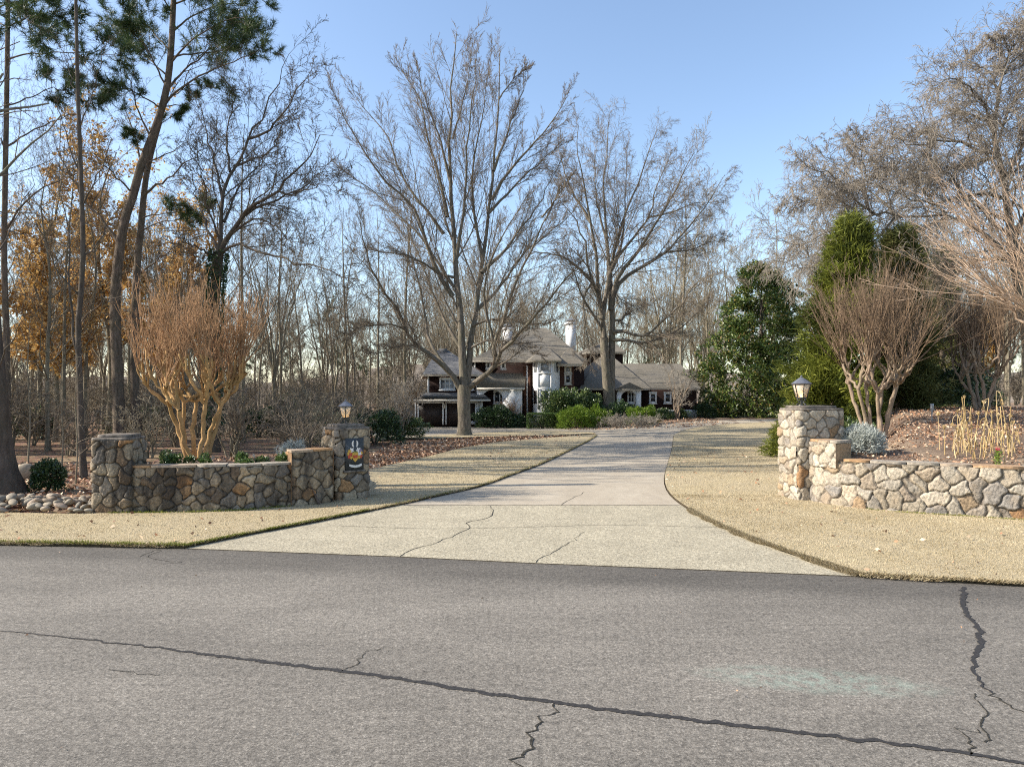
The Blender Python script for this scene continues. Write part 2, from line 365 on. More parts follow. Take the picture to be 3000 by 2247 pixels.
    c = t.ramp(n1, [(.3, (.06, .028, .018)), (.6, (.11, .052, .032)), (.8, (.17, .10, .065))]); M['brick'] = t.fin(c, .85, n1, .5, .02, .2)
    M['white'] = m_plain('white', (.74, .735, .72), .5, .06, 3, .05)
    M['cream'] = m_plain('cream', (.60, .55, .47), .6, .08, 3, .05)
    M['door_dark'] = m_plain('door_dark', (.035, .022, .018), .55, .3, 3, .1)
    M['iron'] = m_plain('iron', (.09, .085, .08), .5, .35, 14, .2, .5, .6)
    M['lamp_roof'] = m_plain('lamp_roof', (.20, .205, .225), .42, .25, 10, .1, .5, .5)
    M['metal_grey'] = m_plain('metal_grey', (.30, .31, .32), .5, .15, 6, .1, .5, .6)
    t = NT('glass_dark'); M['glass_dark'] = t.fin((.02, .022, .026), .06, spec=.9)
    t = NT('glass_pale'); n1 = t.noise(1.2, 2, .5); M['glass_pale'] = t.fin(t.ramp(n1, [(.35, (.10, .11, .12)), (.65, (.36, .38, .40))]), .12, spec=.8)
    t = NT('lamp_glass'); t.b.inputs['Transmission Weight'].default_value = .6; t.b.inputs['IOR'].default_value = 1.2
    M['lamp_glass'] = t.fin((.93, .82, .66), .4, spec=.4)
    t = NT('bulb'); t.b.inputs['Emission Color'].default_value = (1, .72, .36, 1); t.b.inputs['Emission Strength'].default_value = 7; M['bulb'] = t.fin((1, .85, .6), .4)
    M['slate'] = m_plain('slate', (.055, .062, .066), .55, .25, 12, .2)
    for nm, c in (('paint_red', (.45, .06, .03)), ('paint_gold', (.55, .33, .05)), ('paint_white', (.68, .66, .62)), ('paint_violet', (.22, .17, .27)), ('paint_olive', (.25, .25, .06))):
        M[nm] = m_plain(nm, c, .5, .15, 20, .1)
mats()
EXPOSURE = 1.0
# ================================================================== SETTING
def inpoly(P, poly):
    poly = np.asarray([p[:2] for p in poly]); x, y = P[:,0], P[:,1]; c = np.zeros(len(P), bool)
    j = len(poly)-1
    for i in range(len(poly)):
        xi, yi = poly[i]; xj, yj_ = poly[j]
        m = ((yi > y) != (yj_ > y)) & (x < (xj-xi)*(y-yi)/(yj_-yi+1e-12)+xi)
        c ^= m; j = i
    return c
from mathutils import Vector
def sheet(name, pts, mat, dz, cell=1.6, skirt=0.0, fn=tz, far=None):
    """flat-lying sheet cut from an outline, draped on the terrain fn, with an optional skirt"""
    from mathutils.geometry import delaunay_2d_cdt
    pts = np.array([p[:2] for p in pts], float); n = len(pts)
    lo, hi = pts.min(0), pts.max(0); gx, gy = max(cell, (hi[0]-lo[0])/60), max(cell, (hi[1]-lo[1])/60)
    X, Y = np.meshgrid(np.arange(lo[0]+gx/2, hi[0], gx), np.arange(lo[1]+gy/2, hi[1], gy)); Q = np.stack([X.ravel(), Y.ravel()], 1)
    Q = Q[inpoly(Q, pts)]
    vv, _, ff, *_r = delaunay_2d_cdt([Vector(p) for p in np.vstack([pts, Q])], [(i, (i+1) % n) for i in range(n)], [], 1, 1e-4)
    bm = bmesh.new(); vs = [bm.verts.new((v.x, v.y, float(fn(v.x, v.y))+dz)) for v in vv]
    for f in ff:
        c = np.mean([vv[i][:] for i in f], 0)
        if not inpoly(c[None], pts)[0]: continue
        fc = bm.faces.new([vs[i] for i in f]); fc.normal_update()
        if fc.normal.z < 0: fc.normal_flip()
    for v in [v for v in bm.verts if not v.link_faces]: bm.verts.remove(v)
    if skirt:
        be = [e for e in bm.edges if len(e.link_faces) == 1]
        r = bmesh.ops.extrude_edge_only(bm, edges=be)
        for v in r['geom']:
            if isinstance(v, bmesh.types.BMVert): v.co.z -= skirt
    bm.normal_update()
    me = bpy.data.meshes.new(name); bm.to_mesh(me); bm.free()
    me.materials.append(mat)
    if skirt:
        me.materials.append(M['soil_edge'])
        for p in me.polygons:
            if abs(p.normal.z) < .3: p.material_index = 1
    o = link(name, me); o['kind'] = 'structure'
    return o
def smooth_px(pp, n=None, fn=tz):
    pp = np.array(pp, float)
    q = catmull(pp, n or len(pp)*4)
    return [G(u, v, fn)[:2] for u, v in q]
rng = np.random.default_rng(7)
M['soil_edge'] = m_plain('soil_edge', (.07, .055, .035), .95, .4, 20, .3, .1)
# ground: one big sheet, finer near the middle
def ground():
    mb = MB()
    a = np.concatenate([[-900, -500, -300, -200, -140], np.arange(-100, 101, 4), [140, 200, 300, 500, 900]])
    b = np.concatenate([[-300, -120, -60, -20], np.arange(0, 121, 4), [150, 200, 300, 500, 900]])
    X, Y = np.meshgrid(a, b)
    Z = tz(X, Y)-.035
    V = np.stack([X, Y, Z], -1).reshape(-1, 3)
    i = np.arange(len(a)*len(b)).reshape(len(b), len(a))
    f = np.stack([i[:-1,:-1], i[:-1,1:], i[1:,1:], i[1:,:-1]], -1).reshape(-1, 4)
    mb.add(V, f); o = mb.build('ground', M['litter'], smooth=True); o['kind'] = 'structure'
    # low wooded ridge far behind
    mb = MB(); n = 90
    th = np.linspace(R_(20), R_(160), n)
    h = 9+2.5*np.sin(th*9)+1.5*np.sin(th*23+1)
    prof = [(175, 0), (195, .75), (215, 1), (260, .8), (330, 0)]
    V = []
    for r, k in prof: V.append(np.stack([r*np.cos(th)*1.5, r*np.sin(th), h*k-.5], 1))
    V = np.concatenate(V); i = np.arange(len(prof)*n).reshape(len(prof), n)
    f = np.stack([i[:-1,:-1], i[1:,:-1], i[1:,1:], i[:-1,1:]], -1).reshape(-1, 4)
    mb.add(V, f); o = mb.build('hills', m_plain('hill_cover', (.20, .165, .13), 1, .35, .08, 0, .05), smooth=True); o['kind'] = 'structure'
ground()
road_edge_px = [(0,1178),(400,1185.5),(860,1203),(1160,1217.5),(1500,1231),(1855,1246),(2212,1267)]
RE = [G(u, v)[:2] for u, v in road_edge_px]
RE_full = [(-140, 19), (-60, 15.6), (-25, 13.6), (-13, 12.35)]+[tuple(p) for p in RE]+[(9.5, 8.8), (14, 7.6), (30, 2.6), (60, -8), (140, -38)]
REx = np.array([p[0] for p in RE_full]); REy = np.array([p[1] for p in RE_full])
def rey(x): return np.interp(x, REx, REy)
sheet('road', RE_full+[(140, -60), (-140, -12)], M['asphalt'], 0.0, 6)
# driveway outline (picture points on the ground)
DL = [(400,1185.5),(520,1161),(640,1138),(760,1114),(870,1091),(950,1073),(1040,1052),(1100,1030),(1160,1008),(1200,990),(1240,970),(1270,955),(1290,942)]
DR = [(1855,1246),(1780,1222),(1700,1196),(1620,1166),(1560,1141),(1510,1116),(1470,1091),(1447,1071),(1436,1052),(1434,1032),(1440,1008),(1449,978),(1453,955),(1455,941)]
def lpx(a): return [G(u, v)[:2] for u, v in a]
front = lpx(DL[:5])[::-1]+[(REx_, rey(REx_)+.0) for REx_ in ()]
DLw = smooth_px(DL, 40); DRw = smooth_px(DR, 44)
yj = G(1100, 1092)[1]
def split(line):
    a = [p for p in line if p[1] < yj]; b = [p for p in line if p[1] >= yj]
    # joint point
    for i in range(len(line)-1):
        if line[i][1] < yj <= line[i+1][1]:
            t = (yj-line[i][1])/(line[i+1][1]-line[i][1]); q = line[i]+(line[i+1]-line[i])*t
    return a+[q], [q]+b
la, lb = split(DLw); ra, rb = split(DRw)
edge_mid = [p for p in RE if la[0][0]+.05 < p[0] < ra[0][0]-.05]
ap = la[::-1]+[np.array(p) for p in edge_mid]+ra
sheet('driveway_apron', ap, M['aggregate'], .012, .8, .02)
tail = lpx([(1470,931),(1500,924),(1530,919.5),(1570,916),(1640,912.5),(1800,908),(1800,904.5),(1640,906),(1520,909.5),(1480,912),(1440,914.5),(1400,917),(1300,921),(1200,923),(1140,923.5),(1100,921.5),(1060,921),(1050,917.8),(895,917.8),(840,928),(800,938),(820,951),(880,946.5),(1003,937),(1100,931.5),(1200,930.5),(1284,934.5)])
sheet('driveway', lb+tail[::-1]+rb[::-1], M['concrete'], .010, 2.0, .02)
# lawns
lawn_l_front = [np.array((x, rey(x)+.02)) for x in (-60, -40, -25, -16, -12)]+[np.array(p)+(0, .02) for p in RE[:1]]
bed_edge = lpx([(1286,939.5),(1235,943),(1180,947.5),(1080,956),(1000,969),(930,987),(860,1003),(800,1016)])
behind = [np.array((-4.75, 20.0)), np.array((-4.6, 17.2)), np.array((-5.2, 16.0)), np.array((-6.3, 15.45)), np.array((-7.5, 15.2)), np.array((-8.9, 15.3)), np.array((-9.2, 14.75)), np.array((-11, 14.9)), np.array((-13.5, 15.4)), np.array((-20, 17)), np.array((-60, 24))]
LAWN_L = lawn_l_front+[p+(-.03, .02) for p in DLw]+bed_edge+behind
sheet('lawn', LAWN_L, M['lawn'], .05, 1.6, .08)
isl = lpx([(868,948),(935,941.5),(1003,938),(1100,932.5),(1200,931.5),(1278,934.5),(1286,937.5),(1200,942),(1100,943),(1003,946),(935,949)])
sheet('lawn', isl, M['lawn'], .04, 2, .06)
lawn_r_road = [np.array((x, rey(x)+.02)) for x in (7.4, 8.5, 10, 14, 22, 40)]
back_r = [np.array((40, 14)), np.array((16, 13.0)), np.array((12.6, 13.6)), np.array((10.5, 14.45)), np.array((8.95, 15.15)), np.array((7.8, 15.95)), np.array((7.6, 17.2))]
bl = [np.array((8.4+(y-16.6)*.5, y)) for y in (18.5, 24, 32, 42, 52, 62)]
far_r = lpx([(1800,909.5),(1640,914),(1570,917.5),(1530,921),(1500,925.5),(1472,932.5)])
LAWN_R = [p+(.03, .02) for p in DRw][::-1]+lawn_r_road[0:]+back_r+bl+far_r
# order: start at driveway top, down to the road, along the road, back along the wall and mound, home
sheet('lawn', LAWN_R, M['lawn'], .05, 1.6, .08)
sheet('field', lpx([(1480,901),(1800,901),(2000,893),(1850,881),(1480,881)]), M['field'], .02, 6)
# right-hand raised bed and left-hand planter soil
def mound(name, xs, yfun, depth, fn, mat, ny):
    mb = MB(); X = np.repeat(np.asarray(xs)[:,None], ny, 1)
    w = np.linspace(0, 1, ny)**1.4
    Y = yfun(X)+depth*w[None]
    Z = fn(X, Y)+tz(X, Y)
    Z = Z+np.where(Z > .2, .05*np.sin(X*2.1+Y*1.3)*np.sin(Y*1.7-X)+.015*np.sin(X*9+Y*7), 0)-.02
    i = np.arange(X.size).reshape(X.shape)
    f = np.stack([i[:-1,:-1], i[1:,:-1], i[1:,1:], i[:-1,1:]], -1).reshape(-1, 4)
    mb.add(np.stack([X, Y, Z], -1).reshape(-1, 3), f)
    o = mb.build(name, mat, smooth=True); o['kind'] = 'structure'; return o
mound('mulch_bed', np.concatenate([np.arange(7.35, 20, .3), np.arange(20, 70, 1.5)]), lambda x: rwy(x)+.05, 60, mound_r, M['mulch'], 110)
mound('planter_soil', np.arange(-9.3, -3.7, .18), lambda x: lwy(x)+.05, 9, mound_l, M['mulch'], 50)
# ------------------------------------------------------------------ cracks and seals (parts of the road / driveway)
def strip(name, px, w, mat, parent, seed, wob=.03, n=60, dz=.005):
    rg = np.random.default_rng(seed); mb = MB()
    p = np.array([G(u, v) for u, v in px]); q = catmull(p, n)
    t = nrm(np.gradient(q, axis=0)); s = np.stack([-t[:,1], t[:,0], 0*t[:,0]], 1)
    q = q+s*np.interp(np.arange(n), np.arange(0, n+3, 3), rg.normal(size=len(np.arange(0, n+3, 3))))[:,None]*wob*.38+s*rg.normal(size=(n, 1))*wob*.05
    ww = np.interp(np.linspace(0, 1, n), np.linspace(0, 1, len(w)), w)[:,None]*(1+.22*np.sin(np.arange(n)*2.1+seed)*np.sin(np.arange(n)*.9)+.16*rg.normal(size=n))[:,None].clip(.45, 1.6)*.5
    a = q-s*ww; b = q+s*ww
    a[:,2] += dz; b[:,2] += dz
    i = np.arange(n)
    f = np.stack([i[:-1], i[1:], i[1:]+n, i[:-1]+n], 1)[:, ::-1]
    mb.add(np.vstack([a, b]), f); return mb.build(name, mat, parent)
road = bpy.data.objects['road']; apron = bpy.data.objects['driveway_apron']; drive = bpy.data.objects['driveway']
strip('crack_seal', [(-60,1358),(100,1372),(330,1398),(560,1428),(800,1457),(1080,1501),(1350,1537),(1480,1553),(1750,1585),(2000,1614),(2130,1634),(2300,1664)], [.012,.02,.03,.055,.06,.06,.055,.055,.05,.045], M['tar'], road, 1, .03, 420)
strip('crack_seal', [(2083,1268),(2080,1300),(2091,1330),(2110,1352),(2119,1380),(2108,1412),(2103,1440),(2116,1472),(2140,1497)], [.05,.065,.06,.05,.065,.045,.035,.02], M['tar'], road, 2, .035, 150)
strip('crack', [(2140,1497),(2180,1522),(2240,1550)], [.02,.015], M['crackline'], road, 3, .05, 30)
strip('crack', [(1203,1520),(1170,1560),(1145,1600),(1118,1640),(1100,1670)], [.012,.022,.018], M['crackline'], road, 4, .1, 50)
strip('crack', [(2118,1500),(2122,1540),(2128,1570),(2115,1600)], [.01,.014], M['crackline'], road, 5, .1, 30)
strip('crack', [(2100,1572),(2080,1592),(2086,1612),(2094,1630)], [.012,.018], M['crackline'], road, 6, .1, 30)
strip('crack', [(738,1450),(765,1435),(772,1420),(830,1396)], [.012,.006], M['crackline'], road, 7, .1, 30)
strip('crack', [(240,1444),(300,1452),(345,1458)], [.01,.006], M['crackline'], road, 8, .05, 20)
strip('crack', [(300,1203),(330,1190),(345,1190),(320,1204),(390,1215),(350,1217)], [.012,.008], M['crackline'], road, 9, .05, 40)
strip('crack', [(1060,1092),(1065,1108),(1050,1120),(1012,1130),(1015,1142),(960,1168),(900,1187),(862,1203)], [.008,.018,.018,.015,.018], M['crackline'], apron, 10, .08, 70, .017)
strip('crack', [(1158,1217),(1190,1196),(1230,1174),(1262,1150)], [.014,.007], M['crackline'], apron, 11, .08, 40, .017)
strip('joint', [(730,1137),(900,1143),(1100,1141),(1300,1136),(1555,1140)], [.012,.012], M['crackline'], apron, 12, .02, 60, .017)
strip('joint', [(872,1092.5),(1100,1092.5),(1300,1092.5),(1468,1092.5)], [.03,.03], M['crackline'], drive, 13, .01, 50, .016)
strip('joint', [(1135,1020),(1280,1019),(1434,1018)], [.02,.02], M['crackline'], drive, 14, .01, 30, .016)
strip('joint', [(1250,966),(1350,966),(1452,965)], [.03,.03], M['crackline'], drive, 15, .01, 30, .016)
strip('crack', [(1210,1092),(1250,1072),(1262,1064)], [.014,.008], M['crackline'], drive, 16, .08, 20, .016)
# ------------------------------------------------------------------ grass and leaves
def grass():
    rg = np.random.default_rng(11)
    mb = MB()
    def fill(poly, x0, x1, y0, y1, n, tint_hi):
        P = np.stack([rg.uniform(x0, x1, n), rg.uniform(y0, y1, n)], 1)
        P = P[inpoly(P, poly)]
        nn = len(P); ps = np.stack([P[:,0], P[:,1], tz(P[:,0], P[:,1])+.05], 1)
        d = np.stack([rg.normal(size=nn)*.6, rg.normal(size=nn)*.6, np.ones(nn)], 1)
        patch = .56+.20*np.sin(P[:,0]*1.9+1.3*np.sin(P[:,1]*1.1))*np.sin(P[:,1]*2.3+P[:,0]*.4)+.16*np.sin(P[:,0]*.7-P[:,1]*.5+1)*np.sin(P[:,1]*.9+2)+.14*np.sin(P[:,0]*5.3+2*np.sin(P[:,1]*4.1))*np.sin(P[:,1]*6.1)
        blades(mb, ps, d, rg.uniform(.012, .034, nn)*(1+.5*(P[:,1] > 17)), .005+.0005*P[:,1], rg, np.clip(patch+rg.normal(size=nn)*.12, 0, tint_hi))
    fill(LAWN_R, 2, 13, 8, 17.5, 120000, .93)
    fill(LAWN_R, 2, 16, 17.5, 34, 40000, .93)
    fill(LAWN_L, -13, 0, 11, 17.5, 60000, .93)
    fill(LAWN_L, -4, 6, 17, 34, 30000, .93)
    def spill(line, n, w, side):
        L = np.array([p[:2] for p in line]); sd = np.concatenate([[0], np.cumsum(np.linalg.norm(np.diff(L, axis=0), axis=1))])
        s = rg.uniform(0, sd[-1], n); x = np.interp(s, sd, L[:,0]); y = np.interp(s, sd, L[:,1])
        wv = w*(.35+.65*(.5+.5*np.sin(s*2.7+np.sin(s*6.1)))*rg.random(n))
        off = rg.uniform(-.08, 1, n)*wv; ps = np.stack([x-side[0]*off+side[0]*.05, y-side[1]*off+side[1]*.05, np.maximum(.05-off*.35, .016)], 1)
        d = np.stack([rg.normal(size=n)*.6-side[0], rg.normal(size=n)*.6-side[1], .5+.4*rg.random(n)], 1)
        blades(mb, ps, d, rg.uniform(.03, .09, n), .012, rg, np.clip(.35+.3*rg.normal(size=n), 0, 1))
    spill(DRw[:30], 16000, .16, (1, .3)); spill([np.array((x, rey(x))) for x in np.linspace(DRw[0][0], 13, 40)], 9000, .16, (.1, 1))
    spill([np.array((x, rey(x))) for x in np.linspace(-16, DLw[0][0], 40)], 6000, .10, (0, 1)); spill(DLw, 9000, .08, (-.5, .8))
    o = mb.build('grass', M['grass_tan']); tag(o, 'dormant tan lawn grass on both sides of the driveway', 'grass', kind='stuff')
    # green mossy fringe where the lawn meets road and drive
    mb = MB(); rr = [np.array((x, rey(x))) for x in np.linspace(-16, DLw[0][0], 40)]
    def fringe(line, n, w, hmin, hmax):
        L = np.array([p[:2] for p in line]); sd = np.concatenate([[0], np.cumsum(np.linalg.norm(np.diff(L, axis=0), axis=1))])
        s = rg.uniform(0, sd[-1], n); keep = (np.sin(s*3.1)+np.sin(s*7.3+1)+rg.normal(size=n)*.9) > -.9; s = s[keep]; k = len(s)
        x = np.interp(s, sd, L[:,0]); y = np.interp(s, sd, L[:,1])
        off = np.abs(rg.normal(size=k))*w
        ps = np.stack([x-off*.25, y+off, tz(x, y)+.045+0*x], 1)
        d = np.stack([rg.normal(size=k)*.7, rg.normal(size=k)*.7-.3, np.ones(k)], 1)
        blades(mb, ps, d, rg.uniform(hmin, hmax, k), .016, rg)
    fringe(rr, 9000, .07, .03, .08); fringe(DLw[:18], 5000, .05, .03, .06); fringe(DLw[18:], 3000, .08, .03, .07)
    fringe([np.array((-8.6, 14.8)), np.array((-7, 14.85)), np.array((-5.8, 15.1)), np.array((-4.6, 16))], 1600, .06, .03, .08)
    fringe([np.array((7.3, 16.1)), np.array((8.1, 15.0)), np.array((9, 14.6)), np.array((10.5, 13.9)), np.array((12, 13.3))], 1800, .06, .02, .06)
    o = mb.build('grass', M['grass_green']); tag(o, 'mossy green grass fringe along the road edge and driveway edge', 'grass', kind='stuff')
grass()
def litter():
    rg = np.random.default_rng(12)
    mb = MB()
    def sc_(x0, x1, y0, y1, n, fn, lo=.06, hi=.14, mask=None):
        P = np.stack([rg.uniform(x0, x1, n), rg.uniform(y0, y1, n)], 1)
        if mask is not None: P = P[mask(P)]
        k = len(P); ps = np.stack([P[:,0], P[:,1], fn(P[:,0], P[:,1])+rg.uniform(.0, .05, k)], 1)
        d = np.stack([rg.normal(size=k), rg.normal(size=k), rg.normal(size=k)*.35], 1)
        ln = rg.uniform(lo, hi, k); leaves(mb, ps, d, ln, ln*.6, rg, None, .15)
    offl = lambda P: ~inpoly(P, LAWN_L) & ~inpoly(P, LAWN_R)
    sc_(-24, -8.6, 15.2, 26, 9000, gz, mask=offl)
    sc_(-10, -2, 17, 30, 9000, gz, mask=offl)
    bedp = bed_edge+lpx([(800,985),(840,962),(935,950),(1003,946.5),(1100,943.5),(1200,942.5)])
    sc_(-10, 8, 22, 48, 26000, lambda x, y: tz(x, y)+.01, .08, .17, lambda P: inpoly(P, bedp))
    sc_(7.4, 20, 13, 24, 18000, gz, .03, .085, lambda P: (P[:,1] > rwy(P[:,0])+.12) & (P[:,0] > 8.2+(P[:,1]-16.6)*.5) & (np.sin(P[:,0]*2.3)+np.sin(P[:,1]*3.1+P[:,0])+rg.normal(size=len(P))*.8 > -.7))
    sc_(7.4, 26, 18, 42, 12000, gz, .05, .12, lambda P: (P[:,1] > rwy(P[:,0])+.3) & (P[:,0] > 8.6+(P[:,1]-16.6)*.5))
    sc_(4, 16, 48, 62, 3500, tz, .08, .16, lambda P: ~inpoly(P, LAWN_R))
    # scattered strays on lawn, drive and kerb
    sc_(-13, 0, 11.7, 22, 260, lambda x, y: tz(x, y)+.06, .05, .12, lambda P: inpoly(P, LAWN_L))
    sc_(4, 13, 9.5, 30, 330, lambda x, y: tz(x, y)+.07, .04, .11, lambda P: inpoly(P, LAWN_R))
    sc_(-1, 8, 24, 46, 260, lambda x, y: tz(x, y)+.06, .06, .14, lambda P: inpoly(P, LAWN_R) | inpoly(P, LAWN_L))
    sc_(-8, 8, 5, 11.5, 26, lambda x, y: 0*x+.012, .02, .05)
    o = mb.build('fallen_leaves', M['fallen']); tag(o, 'brown fallen leaves strewn over beds, lawn and woodland floor', 'leaves', kind='stuff')
litter()
# ================================================================== STONE WALLS
def stone_face(mb_store, path, z0, z1, cell, relief, seed, closed=False, step=.022):
    rg = np.random.default_rng(seed)
    P = np.asarray(path, float)
    if closed: P = np.vstack([P, P[:1]])
    d = np.concatenate([[0], np.cumsum(np.linalg.norm(np.diff(P, axis=0), axis=1))]); Lt = d[-1]
    ns = max(8, int(Lt/step)); s = np.linspace(0, Lt, ns)
    x = np.interp(s, d, P[:,0]); y = np.interp(s, d, P[:,1])
    if closed:
        ext = lambda a: np.concatenate([a[-4:-1], a, a[1:4]])
        k = 2; xs = ext(x); ys = ext(y); tx = (xs[3+k:3+k+ns]-xs[3-k:3-k+ns]); ty = (ys[3+k:3+k+ns]-ys[3-k:3-k+ns])
    else: tx = np.gradient(x); ty = np.gradient(y)
    q = np.hypot(tx, ty); nx, ny = ty/q, -tx/q
    nz = max(6, int((z1-z0)/step)); z = np.linspace(z0, z1, nz)
    SS, ZZ = np.meshgrid(s, z, indexing='ij')
    cw, chh = cell*1.12, cell*.95
    gx = np.arange(-1, int(Lt/cw)+2); gy = np.arange(-1, int((z1-z0)/chh)+2)
    sx, sy = np.meshgrid(gx, gy, indexing='ij')
    sx = (sx+.5*(sy % 2)+rg.uniform(-.42, .42, sx.shape))*cw; sy = z0+(sy+.5+rg.uniform(-.38, .38, sy.shape))*chh
    sx, sy = sx.ravel(), sy.ravel(); keep = rg.random(len(sx)) > .12; sx, sy = sx[keep], sy[keep]
    anis = rg.uniform(.8, 1.25, len(sx)); off = rg.uniform(0, .02, len(sx))
    n = len(sx)
    ws = SS+.02*np.sin(ZZ*23+SS*7); wz = ZZ+.02*np.sin(SS*21+ZZ*5)
    D = np.empty(SS.shape+(n,), np.float32)
    for i in range(n): D[..., i] = np.hypot((ws-sx[i])*anis[i], (wz-sy[i])/anis[i])+off[i]
    pt = np.partition(D, 1, -1); idn = D.argmin(-1); edge = pt[..., 1]-pt[..., 0]
    rnd = rg.random(n); tl = rg.normal(size=(n, 2))*.16; hh = rg.uniform(.45, 1, n)
    ed = np.clip(edge/.07, 0, 1); h = relief*(1-(1-ed)**2.2)*hh[idn]
    h = h+(ws-sx[idn])*tl[idn, 0]*relief*4+(wz-sy[idn])*tl[idn, 1]*relief*4*(ed > 0)
    h = h+.006*np.sin(SS*61+ZZ*47)*np.sin(ZZ*73-SS*29)+.004*rg.normal(size=SS.shape)
    h = np.clip(h, -.01, relief*1.6)
    V = np.stack([x[:,None]+nx[:,None]*h, y[:,None]+ny[:,None]*h, ZZ], -1).reshape(-1, 3)
    i = np.arange(ns*nz).reshape(ns, nz)
    f = np.stack([i[:-1,:-1], i[1:,:-1], i[1:,1:], i[:-1,1:]], -1).reshape(-1, 4)
    mb_store.add(V, f, rnd[idn].ravel())
    mb_store.mort = np.concatenate([getattr(mb_store, 'mort', np.zeros(0)), np.clip(edge/.05, 0, 1).ravel()])
    return np.stack([x, y], 1), np.stack([nx, ny], 1)
def stone_build(mb, name, mat, parent=None):
    o = mb.build(name, mat, parent, smooth=False)
    a = o.data.attributes.new('mort', 'FLOAT', 'POINT')
    m = np.ones(mb.n, np.float32); m[:len(mb.mort)] = mb.mort; a.data.foreach_set('value', m)
    return o
def coping(path, z, width, th, seed, over=.04, smin=.45, smax=.95):
    """flat capping stones laid end to end along a wall top, one mesh"""
    rg = np.random.default_rng(seed); P = catmull(path, 200)
    d = np.concatenate([[0], np.cumsum(np.linalg.norm(np.diff(P, axis=0), axis=1))]); mb = MB()
    s = 0
    while s < d[-1]-.1:
        e = min(s+rg.uniform(smin, smax), d[-1]); g = .008
        ss = np.linspace(s+g, e-g, 4); x = np.interp(ss, d, P[:,0]); y = np.interp(ss, d, P[:,1])
        t = nrm(np.stack([np.gradient(x), np.gradient(y)], 1)); nx, ny = t[:,1], -t[:,0]
        o = over+rg.uniform(-.012, .015); zz = z+rg.uniform(-.006, .008); h = th*rg.uniform(.85, 1.1)
        fr = np.stack([x+nx*o, y+ny*o], 1); bk = np.stack([x-nx*width, y-ny*width], 1)
        ring = np.vstack([fr, bk[::-1]])
        mb.prism([(*p, zz) for p in ring], [(*p, zz+h) for p in ring], rg.random())
        s = e
    return mb
def wall_body(mb, path, nrmv, z0, z1, width):
    f = path; b = path-nrmv*width; n = len(f)
    V = np.vstack([np.c_[f, np.full(n, z1-.01)], np.c_[b, np.full(n, z1-.01)], np.c_[b, np.full(n, z0)]])
    i = np.arange(n-1)
    mb.add(V, np.vstack([np.stack([i, i+1, i+1+n, i+n], 1), np.stack([i+n, i+1+n, i+1+2*n, i+2*n], 1)]), .3)
    # end caps
    for j in (0, n-1):
        e = f[j]+nrmv[j]*.085
        mb.add([(*e, z0), (*b[j], z0), (*b[j], z1-.01), (*e, z1-.01)], [(0, 1, 2, 3)], .965)
def rect(p, a, w, h, r=.05):                      # rounded rectangle: near corner p, right side direction a (deg), width w, depth h
    ca, sa = math.cos(R_(a)), math.sin(R_(a)); ex = np.array((ca, sa)); ey = np.array((-sa, ca)); p = np.array(p)
    out = []
    for c, a0 in ((p+ex*r+ey*r, 180), (p+ex*(w-r)+ey*r, 270), (p+ex*(w-r)+ey*(h-r), 0), (p+ex*r+ey*(h-r), 90)):
        for k in range(4):
            t = R_(a0+30*k+a); out.append(c+r*np.array((math.cos(t), math.sin(t))))
    return np.array(out), p+ex*w/2+ey*h/2, ex, ey
def slab(mb, c, ex, ey, w, h, z0, z1, rg, tint=.3):
    n = 28; ring = []
    for i in range(n):
        t = 2*PI*i/n; cx, cy = math.cos(t), math.sin(t)
        k = 1/max(abs(cx), abs(cy)); k = min(k, 1.39); j = rg.uniform(.975, 1.02)
        ring.append(np.array(c)+ex*cx*k*w/2*j+ey*cy*k*h/2*j)
    ring = np.array(ring); cc = ring.mean(0)
    mb.prism([(*(cc+(p-cc)*.985), z0) for p in ring], [(*p, z0+(z1-z0)*.55) for p in ring], tint)
    mb.prism([(*p, z0+(z1-z0)*.551) for p in ring], [(*(cc+(p-cc)*.97), z1) for p in ring], tint)
def pillar(name, label, near, a, w, h, z1, mat, seed, caps, group=None):
    o0 = empty(name, (near[0], near[1], 0)); tag(o0, label, 'pillar', group, 'thing')
    ring, c, ex, ey = rect(near, a, w, h)
    mb = MB(); stone_face(mb, ring-np.array(near), -.05, z1, .24, .065, seed, True, .019)
    body = stone_build(mb, 'shaft', mat, o0)
    rg = np.random.default_rng(seed)
    mb = MB(); c0 = c-np.array(near); z = z1
    for (k, th) in caps:
        slab(mb, c0, ex, ey, w*k+.06, h*k+.06, z-.004, z+th, rg); z += th+.003
    mb.build('cap', M['slab'], o0)
    return o0, c, z, ex, ey
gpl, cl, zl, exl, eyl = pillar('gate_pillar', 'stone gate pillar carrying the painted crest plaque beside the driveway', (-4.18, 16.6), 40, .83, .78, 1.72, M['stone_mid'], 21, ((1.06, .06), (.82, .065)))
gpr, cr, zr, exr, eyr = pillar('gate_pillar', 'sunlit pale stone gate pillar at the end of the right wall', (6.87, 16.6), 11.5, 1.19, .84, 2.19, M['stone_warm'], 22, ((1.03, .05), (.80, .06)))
pil, _, _, _, _ = pillar('stone_pillar', 'dark weathered stone pillar ending the left wall, without a lantern', (-8.97, 14.85), 3, .76, .74, 1.60, M['stone_dark'], 23, ((1.04, .05), (.80, .06)))
